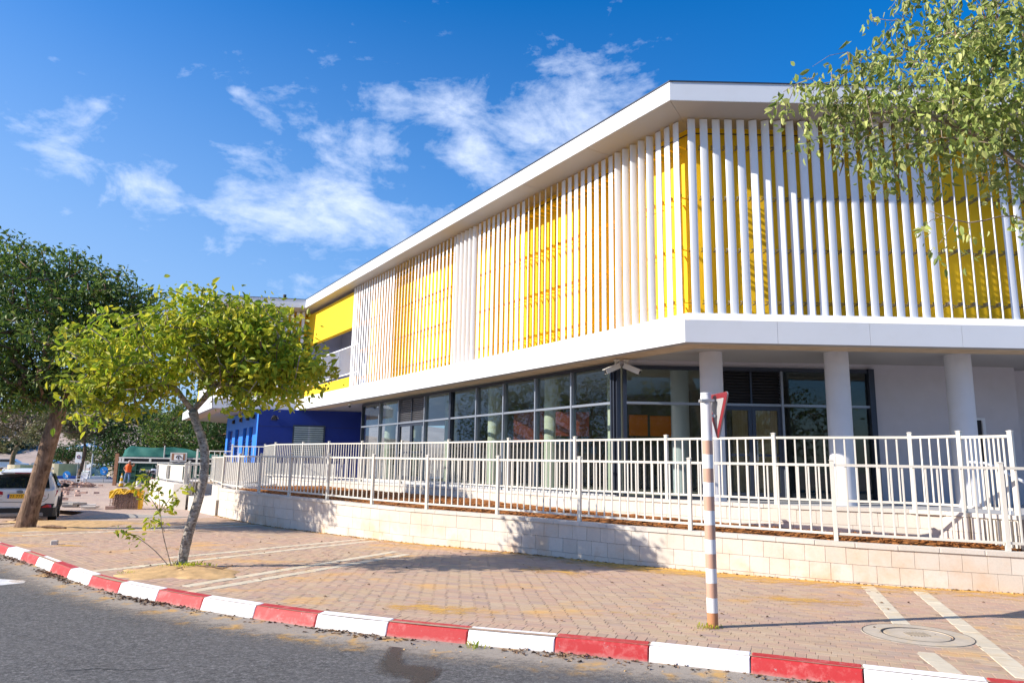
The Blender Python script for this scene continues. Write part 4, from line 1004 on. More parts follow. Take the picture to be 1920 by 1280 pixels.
railing(f3, [(-9.68, 24.72), (-11.0, 27.3), (-12.2, 29.9)], lambda q: 1.95, lambda q: .95, skip_first=True)
f4 = thing('step_railing', 'short open cream railing above the tan step beside the young tree trunk', 'railing', (-12.6, 29.9, .9))
railing(f4, [(-12.2, 29.9), (-13.15, 29.95)], lambda q: 1.72, lambda q: .95, pitch=.24, skip_first=True)
rr = thing('rear_railing', 'cream metal railing on the terrace edge in front of the glazing', 'railing', (0, 19.6, 1.15))
UFp = [(x + .02, y + .1) for x, y in UF]
ur = [UFp[2]] + UFp[3:14]
railing(rr, ur, lambda q: 2.45 + max(0, (15 - q.y)) * 0 + max(0, q.y - 17) * .008, lambda q: 1.14, pitch=.172)
f5 = thing('end_railing', 'close set cream railing running towards the street at the right end of the terrace', 'railing', (8.3, 12, 1.15))
railing(f5, [UFp[2], (8.16, 11.80)], lambda q: 2.43, lambda q: 1.12, pitch=.07, skip_first=True)
hr = thing('stair_handrail', 'white tubular handrail sloping down the entrance steps at the right edge', 'handrail', (9.2, 11.8, .9))
MB().tube([(8.1, 12.9, 2.0), (8.35, 12.75, 1.98), (9.6, 12.1, 1.15), (9.9, 11.9, 1.1)], .026, 8).build('rail', 'rail_white', hr)
for u in (.2, .8): 
    p = Vector((8.35, 12.75, 1.98)).lerp(Vector((9.6, 12.1, 1.15)), u); MB().tube([p, (p.x, p.y, .6)], .022, 8).build('post', 'rail_white', hr)
f6 = thing('upper_left_railing', 'open cream railing in front of the light blue slotted wall', 'railing', (-13.4, 34.7, 1.1))
railing(f6, [(-10.20, 31.6), (-11.68, 34.6)], lambda q: 2.56, lambda q: 1.1)
railing(f6, [(-11.68, 34.6), (-13.26, 34.7)], lambda q: 2.52, lambda q: 1.1, pitch=.27)
railing(f6, [(-13.26, 34.7), (-14.95, 34.8)], lambda q: 2.28, lambda q: 1.0, pitch=.27)
# walls at the left end: ramp, steps and the far flank wall
le = thing('entrance_walls', 'pale rendered stepped walls at the left end of the garden wall', 'wall', (-11, 27, 0))
MB().prism([(-9.86, 24.74), (-11.95, 27.4), (-12.5, 29.5), (-11.2, 29.0), (-9.7, 25.2)], -.05, .50).build('low_ramp_wall', 'plaster_white', le)
MB().prism([(-9.9, 24.9), (-10.9, 26.9), (-12.0, 29.7), (-9.5, 30), (-8.6, 24.4)], .0, .93).build('planter_wall', 'plaster_white', le)
MB().prism([(-12.05, 29.55), (-13.3, 29.6), (-13.3, 31), (-12, 31)], .0, .93).build('tan_step_block', 'soffit_concrete', le)
MB().prism([(-13.2, 33.9), (-8, 33.4), (-8, 36), (-13.2, 36)], .5, 1.75).build('rear_wall', 'plaster_white', le)
MB().prism([(-12.05, 27.4), (-12.6, 27.5), (-16.7, 34.0), (-16.0, 34.3), (-12.5, 29.0)], -.05, .92).build('flank_wall', 'plaster_white', le)
MB().prism([(-11.0, 28.0), (-12.9, 30.0), (-16.2, 34.3), (-14, 37), (-12, 37)], -.05, .90).build('landing', 'plaster_white', le)
f7 = thing('flank_railing', 'ribbed cream panel railing above the white flank wall left of the entrance', 'railing', (-15.5, 32, .9))
fat = MB().cbox((0, 0, 0), (.84, .022, 1), .003).mesh('board', 'fence_paint')
railing(f7, [(-12.25, 27.6), (-14.2, 30.4), (-16.2, 33.6)], lambda q: 1.62, lambda q: .9, pitch=.9, me=fat)
f8 = thing('flank_gate', 'narrow grey shaded railing panel closing the end of the flank wall', 'railing', (-12.1, 27.6, .9))
railing(f8, [(-11.75, 27.75), (-12.2, 27.6)], lambda q: 1.66, lambda q: .0, pitch=.1)
# far terrace rear wall strip that shows through the bars
# ---------------------------------------------------------------- signpost
sp = thing('sign_post', 'brown and white banded post with a yield sign seen almost edge on, in the pavement', 'road sign', (2.38, 8.75, 0))
r = .0625; z = 0; hts = .1645
for k_ in range(14):
    z1 = min(z + hts, 2.70); pm = 'pole_brown' if k_ % 2 == 0 else 'pole_white'
    if k_ >= 13: z1 = 2.70
    o = cyl('painted_band', pm if k_ else 'pole_rust', 2.38, 8.75, r, z + (0 if k_ == 0 else .0005), z1, sp, 24)
    if k_ == 2: pass
    z = z1
    if z >= 2.70: break
if z < 2.70: cyl('painted_band', 'pole_white', 2.38, 8.75, r, z + .0005, 2.70, sp, 24)
cyl('cap', 'pole_white', 2.38, 8.75, r + .003, 2.70, 2.715, sp, 24)
# triangular plate, point down, turned away from the road ahead
def tri(s, rad):
    P = [Vector((-s / 2, s * .866 / 3)), Vector((s / 2, s * .866 / 3)), Vector((0, -s * .866 * 2 / 3))]; out = []
    for i in range(3):
        p, a, b = P[i], P[i - 1], P[(i + 1) % 3]; u1 = (a - p).normalized(); u2 = (b - p).normalized(); t = rad / math.tan(math.radians(30)); c = p + (u1 + u2).normalized() * (rad / math.sin(math.radians(30)))
        s0_ = p + u1 * t; a0 = math.atan2((s0_ - c).y, (s0_ - c).x); s1_ = p + u2 * t; a1 = math.atan2((s1_ - c).y, (s1_ - c).x)
        da = (a1 - a0 + PI) % (2 * PI) - PI
        for k_ in range(5): t_ = a0 + da * k_ / 4; out.append((c.x + rad * math.cos(t_), c.y + rad * math.sin(t_)))
    return out
sang = math.radians(-72)   # the plate faces along this heading
ax = Vector((math.cos(sang + PI / 2) * -1, math.sin(sang + PI / 2) * -1, 0)); az = Vector((0, 0, 1)); an = Vector((math.cos(sang), math.sin(sang), 0))
sax = Vector((.275, .96, 0)).normalized(); an = Vector((sax.y, -sax.x, 0)) * -1      # plate spans sax, faces left
an = Vector((-sax.y, sax.x, 0)); 
cpt = Vector((2.50, 8.72, 2.515))
def plate(b, s, rad, d0, d1, dz=0):
    T = tri(s, rad); n = len(T); A = [cpt + sax * x + az * (y + dz) + an * d0 for x, y in T]; B_ = [cpt + sax * x + az * (y + dz) + an * d1 for x, y in T]
    b.loft([A, B_])
sax = Vector((-.14, .99, 0)).normalized()
an = Vector((-sax.y, sax.x, 0))
b = MB(); plate(b, .66, .035, -.012, .0); b.build('sign_back', 'sign_grey', sp)
b = MB(); plate(b, .655, .034, .0, .004); plate(b, .655, .034, -.016, -.012); b.build('red_border', 'sign_red', sp)
b = MB(); plate(b, .43, .012, .004, .006, .0); plate(b, .43, .012, -.018, -.016, .0); b.build('pale_field', 'sign_grey', sp)
b = MB(); b.box((2.38, 8.75, 2.62), (.15, .15, .03)); b.beam((2.40, 8.76, 2.62), cpt + Vector((-.02, 0, .1)), .04, .03); b.beam((2.40, 8.76, 2.44), cpt + Vector((-.02, 0, -.08)), .04, .03); b.box((2.31, 8.72, 2.62), (.03, .02, .03)); b.build('clamp', 'metal_galv', sp)

# ---------------------------------------------------------------- trees
def grow(root, targets, seed, kmax=60, r_tip=.006, r_exp=2.3, jitter=.12, sag=0):
    """root: list of (Vector) trunk nodes; targets attach to the nearest node; returns nodes, parent"""
    R_ = random.Random(seed); nodes = list(root); par = [i - 1 for i in range(len(root))]
    tg = sorted(targets, key=lambda p: (p - root[-1]).length)
    start = max(0, len(root) - 3)
    for t in tg:
        best = None
        for i in range(start, len(nodes)):
            q = nodes[i]; d = (t - q).length; e = d + .35 * (q - root[-1]).length * 0 + (0.6 if i < len(root) - 1 else 0)
            if best is None or e < best[0]: best = (e, i)
        i = best[1]; q = nodes[i]; L_ = (t - q).length; k_ = max(1, int(L_ / .45))
        for s in range(1, k_ + 1):
            u = s / k_; p = q.lerp(t, u) + (Vector((R_.uniform(-1, 1), R_.uniform(-1, 1), R_.uniform(-1, 1))) * jitter * L_ * .3 if s < k_ else Vector()); p.z += math.sin(u * PI) * L_ * .10 - sag * u * L_ * .1
            nodes.append(p); par.append(i); i = len(nodes) - 1
    w = [0.0] * len(nodes); ch = [0] * len(nodes)
    for i in range(len(nodes) - 1, 0, -1):
        if ch[i] == 0: w[i] = r_tip ** r_exp
        w[par[i]] += w[i]; ch[par[i]] += 1
    rad = [x ** (1 / r_exp) for x in w]
    return nodes, par, rad, ch
def branches(b, nodes, par, rad, ch, nroot, sides=5, rmin=0):
    # chains
    kids = {}
    for i, p in enumerate(par):
        if p >= 0: kids.setdefault(p, []).append(i)
    stack = [(nroot - 1, k_) for k_ in kids.get(nroot - 1, [])]
    for r0 in range(nroot - 1):
        for k_ in kids.get(r0, []):
            if k_ >= nroot: stack.append((r0, k_))
    while stack:
        a, k_ = stack.pop(); chain = [a, k_]
        while kids.get(chain[-1]):
            ks = sorted(kids[chain[-1]], key=lambda q: -rad[q])
            for o in ks[1:]: stack.append((chain[-1], o))
            chain.append(ks[0])
        rr_ = [rad[c] for c in chain]; rr_[0] = min(rad[a], rad[k_] * 1.15)
        b.tube([nodes[c] for c in chain], [max(.003, x) for x in rr_], sides if rr_[1] < .03 else sides + 3)
def leaf_cloud(centres, n_per, size, spread, droop, seed, shape=4, aspect=.5):
    """numpy leaf builder: every leaf a folded, pointed blade of its own"""
    g_ = np.random.default_rng(seed); Cn = np.repeat(np.array([tuple(c) for c in centres]), n_per, axis=0); N = len(Cn)
    P = Cn + g_.normal(0, 1, (N, 3)) * np.array(spread); P[:, 2] -= abs(g_.normal(0, .5, N)) * spread[2] * droop
    az_ = g_.uniform(0, 2 * PI, N); el = np.clip(g_.normal(-.15 - .75 * droop, .5, N), -1.5, 1.2)
    D = np.stack([np.cos(az_) * np.cos(el), np.sin(az_) * np.cos(el), np.sin(el)], 1)
    A = np.cross(D, g_.normal(0, 1, (N, 3))); A /= np.linalg.norm(A, axis=1)[:, None]; Nn = np.cross(A, D)
    L_ = size * g_.uniform(.42, 1.35, N)[:, None]; Wd = L_ * aspect * g_.uniform(.8, 1.2, N)[:, None]
    fold = Nn * Wd * .22; bend = Nn * L_ * g_.uniform(-.22, .05, N)[:, None]
    if shape == 4:
        q = [P, P + D * L_ * .45 + A * Wd * .5 + fold, P + D * L_ + bend, P + D * L_ * .45 - A * Wd * .5 + fold]
        vv = np.stack(q, 1).reshape(-1, 3); base = (np.arange(N) * 4)[:, None]; T = np.concatenate([base + np.array([0, 1, 2]), base + np.array([0, 2, 3])], 1).reshape(-1, 3)
    else:
        q = [P, P + D * L_ * .28 + A * Wd * .46 + fold, P + D * L_ * .66 + A * Wd * .36 + fold + bend * .4, P + D * L_ + bend, P + D * L_ * .66 - A * Wd * .36 + fold + bend * .4, P + D * L_ * .28 - A * Wd * .46 + fold]
        vv = np.stack(q, 1).reshape(-1, 3); base = (np.arange(N) * 6)[:, None]
        T = np.concatenate([base + np.array(t) for t in ([0, 1, 2], [0, 2, 3], [0, 3, 4], [0, 4, 5])], 1).reshape(-1, 3)
    return vv, T
def np_mesh(name, vv, T, mat, org):
    me = bpy.data.meshes.new(name); vv = vv - np.array(org); me.vertices.add(len(vv)); me.vertices.foreach_set('co', vv.astype(np.float32).ravel()); me.loops.add(T.size); me.loops.foreach_set('vertex_index', T.ravel().astype(np.int32))
    me.polygons.add(len(T)); me.polygons.foreach_set('loop_start', np.arange(0, T.size, 3, dtype=np.int32)); me.polygons.foreach_set('loop_total', np.full(len(T), 3, dtype=np.int32)); me.update(calc_edges=True); me.shade_flat(); me.materials.append(MAT(mat)); return me
def blob_targets(blobs, n, seed, shell=.55, mind=.0):
    R_ = random.Random(seed); out = []; vol = [a[3] * a[4] * a[5] for a in blobs]; tot = sum(vol); tries = 0
    while len(out) < n and tries < n * 30:
        tries += 1; x = R_.uniform(0, tot); i = 0
        while x > vol[i] and i < len(blobs) - 1: x -= vol[i]; i += 1
        cx, cy, cz, rx, ry, rz = blobs[i]; d = Vector((R_.gauss(0, 1), R_.gauss(0, 1), R_.gauss(0, 1))).normalized(); u = (shell ** 3 + (1 - shell ** 3) * R_.random()) ** (1 / 3)
        p = Vector((cx + d.x * rx * u, cy + d.y * ry * u, cz + d.z * rz * u))
        if mind and any((p - q).length < mind for q in out): continue
        out.append(p)
    return out
def make_tree(name, label, cat, base, trunk, tr, blobs, nt, leaf, lmat, bmat, seed, n_per=14, spread=(.16, .16, .12), droop=.5, shape=4, aspect=.5, extra=0, r_tip=.006, shell=.45, group=None, sag=0, pods=0, mind=0, mid=True):
    t_ = thing(name, label, cat, base, group=group); root = [Vector(p) for p in trunk]; tg = blob_targets(blobs, nt, seed, shell, mind)
    nodes, par, rad, ch = grow(root, tg, seed, r_tip=r_tip, sag=sag); nr = len(root); b = MB()
    pts = [root[0]]; 
    sm_ = smooth3(root, 5); rads = list(np.interp(np.linspace(0, 1, len(sm_)), np.linspace(0, 1, len(tr)), tr)); R_ = random.Random(seed + 1)
    rads = [r_ * (1 + R_.uniform(-.05, .05)) for r_ in rads]; rads[0] *= 1.25
    b.tube(sm_, rads, 12); sc = tr[-1] / max(rad[nr - 1], 1e-6)
    rad = [min(x * max(sc, .5), tr[-1] * .8) if i >= nr else x for i, x in enumerate(rad)]
    branches(b, nodes, par, rad, ch, nr); o = b.build('trunk', bmat, t_, smooth=True)
    cen = list(tg) + ([nodes[i].lerp(nodes[par[i]], .5) for i in range(nr, len(nodes)) if rad[i] < .03 and ch[i] > 0 and R_.random() < .5] if mid else [])
    vv, T = leaf_cloud(cen, n_per, leaf, spread, droop, seed, shape, aspect)
    c = bpy.data.objects.new('crown', np_mesh('crown', vv, T, lmat, base)); C.objects.link(c); c.parent = t_
    if pods:
        pb = MB()
        for _ in range(pods):
            q = R_.choice(tg) ; l = R_.uniform(.15, .4); pb.tube([q, q + Vector((R_.uniform(-.03, .03), 0, -l * .5)), q + Vector((R_.uniform(-.05, .05), 0, -l))], [.004, .010, .005], 5)
        pb.build('seed_pods', 'seed_pod', t_)['kind'] = 'stuff'
    return t_
def smooth3(P, n):
    P = [Vector(p) for p in P]; P = [P[0] * 2 - P[1]] + P + [P[-1] * 2 - P[-2]]; out = []
    for i in range(1, len(P) - 2):
        a, b, c, d = P[i - 1:i + 3]
        for k_ in range(n): t = k_ / n; out.append(.5 * ((2 * b) + (c - a) * t + (2 * a - 5 * b + 4 * c - d) * t * t + (3 * b - a - 3 * c + d) * t ** 3))
    out.append(P[-2]); return out
# young street tree in front
make_tree('street_tree', 'young yellow green tree with a pale mottled leaning trunk in a sandy pit', 'tree', (-5.61, 12.83, 0),
          [(-5.61, 12.83, -.1), (-5.60, 12.83, .15), (-5.53, 12.83, .62), (-5.42, 12.83, 1.15), (-5.36, 12.83, 1.60), (-5.42, 12.85, 2.05), (-5.58, 12.83, 2.45), (-5.66, 12.83, 2.66)],
          [.105, .086, .082, .078, .074, .072, .070, .080],
          [(-6.9, 12.7, 3.75, .95, 1.3, .65), (-5.9, 12.8, 4.35, 1.0, 1.4, .62), (-5.0, 12.8, 4.05, 1.05, 1.4, .68), (-4.3, 12.8, 3.85, .65, 1.1, .6), (-5.3, 13.1, 3.45, 1.2, 1.2, .4), (-5.6, 12.9, 4.5, .7, .8, .35), (-4.6, 12.9, 4.35, .6, .7, .3), (-3.7, 12.8, 3.6, .35, .5, .35), (-4.0, 12.5, 3.1, .35, .4, .3), (-7.3, 12.5, 2.75, .45, .6, .3), (-6.7, 12.6, 2.7, .45, .6, .28), (-4.55, 12.6, 2.95, .4, .5, .25), (-7.3, 12.7, 3.75, .35, .8, .28), (-6.85, 12.5, 2.95, .75, .9, .38), (-4.45, 12.6, 3.25, .75, 1.0, .42), (-3.65, 12.8, 4.1, .22, .3, .12), (-4.0, 12.5, 2.9, .28, .4, .18), (-5.3, 12.9, 3.8, 1.6, 1.3, .7), (-7.2, 12.7, 3.35, .75, .9, .45), (-4.1, 12.8, 3.5, .8, 1.0, .5), (-6.4, 12.6, 3.25, .8, 1.0, .4), (-4.7, 12.3, 2.72, .12, .2, .10)],
          430, .135, 'leaf_yellowgreen', 'bark_grey', 21, n_per=21, spread=(.17, .17, .11), droop=.45, shape=6, aspect=.52, shell=.35, pods=60)
# big dark tree behind it, trunk leaning to the right
make_tree('street_tree', 'large dark green tree with a thick brown furrowed trunk beside the white car', 'tree', (-12.49, 19.2, 0),
          [(-12.55, 19.2, -.1), (-12.52, 19.2, .12), (-12.40, 19.2, .9), (-12.28, 19.2, 1.6), (-12.2, 19.2, 2.15), (-12.12, 19.2, 2.6), (-11.98, 19.2, 3.3)],
          [.27, .235, .21, .20, .195, .19, .16],
          [(-13.4, 19.6, 6.5, 1.7, 2.2, 1.25), (-11.7, 19.6, 5.9, 1.5, 2.0, 1.1), (-10.9, 19.4, 5.75, .9, 1.6, .9), (-12.6, 19.6, 4.7, 2.4, 2.4, 1.3), (-13.9, 19.6, 4.4, 1.6, 2.0, 1.4), (-11.2, 19.2, 4.4, 1.3, 1.8, 1.0), (-14.3, 19.8, 6.9, 1.2, 1.6, 1.0), (-15.3, 19.6, 5.4, 1.6, 2.0, 1.8), (-13.6, 19.0, 3.4, 1.2, 1.3, .7), (-10.5, 19.4, 6.45, .30, .6, .35), (-12.9, 19.6, 7.2, .9, 1.2, .5), (-12.0, 18.9, 3.6, 1.2, 1.2, .6), (-10.7, 19.5, 6.2, .8, 1.2, .6), (-11.2, 19.5, 6.7, .6, .9, .4), (-10.6, 19.4, 5.0, 1.0, 1.3, 1.0), (-12.2, 19.5, 7.35, .35, .5, .3), (-13.9, 19.6, 7.75, .5, .6, .3), (-11.5, 19.5, 7.1, .35, .5, .3), (-10.1, 19.5, 6.0, .35, .5, .3), (-9.9, 19.4, 6.55, .2, .4, .2), (-11.0, 19.5, 6.95, .25, .4, .2)],
          1150, .16, 'leaf_dark', 'bark_brown', 33, n_per=22, spread=(.20, .20, .14), droop=.5, shape=4, aspect=.42, shell=.3)
# tree whose branches hang in from the right
def overhang():
    base = (8.1, 8.7, 0); t_ = thing('overhanging_tree', 'sage green tree reaching in from the upper right over the white fins', 'tree', base)
    root = [Vector(p) for p in ((8.1, 8.7, -.1), (8.1, 8.75, 1.2), (7.95, 8.85, 2.4), (7.75, 8.95, 3.5), (7.5, 9.0, 4.5), (7.15, 9.0, 5.5))]
    b = MB(); sm_ = smooth3(root, 5); b.tube(sm_, list(np.linspace(.22, .12, len(sm_))), 12)
    blobs = [(6.7, 9.0, 7.9, 1.35, 1.4, .85), (5.6, 9.0, 7.55, .85, 1.1, .5), (5.2, 9.0, 6.85, .95, 1.1, .42), (4.35, 9.0, 6.75, .62, .8, .33), (3.75, 9.0, 6.55, .28, .4, .25), (6.2, 9.0, 6.55, 1.0, 1.2, .55), (7.1, 9.0, 6.3, 1.1, 1.3, .6), (5.0, 9.0, 6.15, .55, .8, .25), (5.75, 8.9, 5.95, .75, .9, .28), (5.2, 8.9, 5.6, .25, .4, .2), (6.0, 8.9, 5.1, .30, .4, .18), (6.75, 8.9, 5.25, .35, .5, .3), (6.95, 9.0, 4.15, .15, .3, .15), (7.2, 8.9, 4.6, .2, .3, .25), (4.45, 9.0, 7.15, .25, .4, .16), (3.62, 9, 6.3, .16, .2, .2), (3.8, 9, 6.75, .3, .4, .2), (4.9, 9, 7.5, .3, .5, .2), (7.9, 9, 8.6, 1.3, 1.5, .8), (5.4, 9.1, 8.2, .5, .7, .3), (4.7, 9.0, 7.0, .7, .7, .35), (4.0, 9.0, 6.9, .4, .5, .22), (5.3, 9, 6.5, 1.0, 1.0, .35), (6.4, 9, 7.1, 1.2, 1.2, .7), (4.5, 9, 6.35, .7, .7, .22), (3.75, 9, 6.9, .22, .3, .15), (4.15, 9.0, 7.1, .35, .4, .2), (4.9, 9, 5.75, .35, .4, .2), (5.45, 9, 5.25, .3, .4, .22), (5.9, 8.9, 4.75, .35, .4, .14), (6.35, 8.9, 4.85, .3, .4, .2), (6.6, 8.9, 5.6, .45, .5, .3), (6.6, 9.0, 3.95, .16, .3, .14)]
    tg = blob_targets(blobs, 600, 55, .2)
    limbs = [[(7.3, 9, 5.2), (6.7, 9, 5.9), (6.1, 9, 6.3), (5.4, 8.95, 6.55), (4.8, 9, 6.55)], [(7.15, 9, 5.5), (6.9, 9.1, 6.6), (6.3, 9.1, 7.2), (5.6, 9.1, 7.4)], [(7.6, 9, 4.3), (7.0, 8.9, 4.75), (6.5, 8.9, 5.1), (5.9, 8.9, 5.0), (5.4, 8.9, 5.15)], [(7.8, 8.9, 3.9), (7.2, 8.9, 4.3), (6.8, 8.9, 4.2), (6.6, 9, 4.0)], [(7.1, 9, 5.6), (7.2, 9.2, 7.0), (7.2, 9.2, 8.0)]]
    nodes = [Vector(p) for p in [tuple(r) for r in root]]; par = [i - 1 for i in range(len(root))]; nr = len(root)
    extra_nodes = []
    for lb_ in limbs:
        P = smooth3(lb_, 3); prev = min(range(nr), key=lambda i: (root[i] - P[0]).length)
        for p in P: nodes.append(p); par.append(prev); prev = len(nodes) - 1
    n_l = len(nodes); R_ = random.Random(4)
    for t in sorted(tg, key=lambda p: min((p - nodes[i]).length for i in range(nr, n_l))):
        i = min(range(nr, len(nodes)), key=lambda j: (nodes[j] - t).length); q = nodes[i]; L_ = (t - q).length; k_ = max(1, int(L_ / .3))
        for s in range(1, k_ + 1):
            u = s / k_; p = q.lerp(t, u) + (Vector((R_.uniform(-1, 1), R_.uniform(-1, 1), R_.uniform(-1, 1))) * .05 * L_ if s < k_ else Vector()); p.z += math.sin(u * PI) * L_ * .12
            nodes.append(p); par.append(i); i = len(nodes) - 1
    w = [0.0] * len(nodes); ch = [0] * len(nodes)
    for i in range(len(nodes) - 1, 0, -1):
        if ch[i] == 0: w[i] = .0045 ** 2.2
        w[par[i]] += w[i]; ch[par[i]] += 1
    rad = [x ** (1 / 2.2) for x in w]; branches(b, nodes, par, rad, ch, nr, 5)
    # bare twigs
    for _ in range(260):
        q = R_.choice(tg); d = Vector((R_.uniform(-1, .4), R_.uniform(-.4, .4), R_.uniform(-.9, .3))); l = R_.uniform(.15, .45); m_ = q + d * l * .5 + Vector((0, 0, .04)); b.tube([q, m_, q + d * l + Vector((0, 0, -.03))], [.004, .0035, .002], 4)
    b.build('trunk', 'bark_pale', t_, smooth=True)
    vv, T = leaf_cloud([p + Vector((0, 0, -.05)) for p in tg], 16, .118, (.10, .12, .10), .9, 66, 6, .46)
    c = bpy.data.objects.new('crown', np_mesh('crown', vv, T, 'leaf_sage', base)); C.objects.link(c); c.parent = t_
    pb = MB()
    for _ in range(26):
        q = R_.choice(tg); l = R_.uniform(.15, .38); pb.tube([q, q + Vector((.02, 0, -l * .5)), q + Vector((R_.uniform(-.05, .05), 0, -l))], [.004, .013, .004], 5)
    pb.build('seed_pods', 'seed_pod', t_)['kind'] = 'stuff'
overhang()
# sapling shoots beside the young tree
def sapling():
    base = (-5.72, 12.70, 0); t_ = thing('sapling', 'thin leafy shoots growing beside the pale trunk in the sandy pit', 'plant', base); b = MB(); cen = []; R_ = random.Random(9)
    stems = [[(-5.72, 12.70, 0), (-5.92, 12.7, .55), (-6.02, 12.7, 1.0), (-6.10, 12.68, 1.35), (-6.35, 12.66, 1.55)], [(-5.74, 12.70, 0), (-6.05, 12.68, .30), (-6.35, 12.66, .50), (-6.62, 12.66, .62)], [(-5.98, 12.7, .95), (-5.82, 12.7, 1.2), (-5.66, 12.7, 1.38)], [(-6.02, 12.7, .9), (-6.2, 12.7, 1.15), (-6.5, 12.7, 1.32)], [(-5.9, 12.7, .6), (-6.0, 12.7, .72), (-6.2, 12.7, .8)]]
    for s in stems:
        P = smooth3(s, 4); b.tube(P, list(np.linspace(.009, .003, len(P))), 5)
        for p in P[len(P) // 2:]:
            if R_.random() < .85: cen.append(p + Vector((R_.uniform(-.06, .06), R_.uniform(-.05, .05), R_.uniform(-.02, .04))))
    for _ in range(5): cen.append(Vector((-6.0 + R_.uniform(-.3, .25), 12.7, 1.15 + R_.uniform(-.25, .2))))
    b.build('stem', 'bark_pale', t_)
    vv, T = leaf_cloud(cen, 6, .12, (.06, .06, .04), .5, 77, 6, .5); c = bpy.data.objects.new('foliage', np_mesh('foliage', vv, T, 'leaf_yellowgreen', base)); C.objects.link(c); c.parent = t_
sapling()
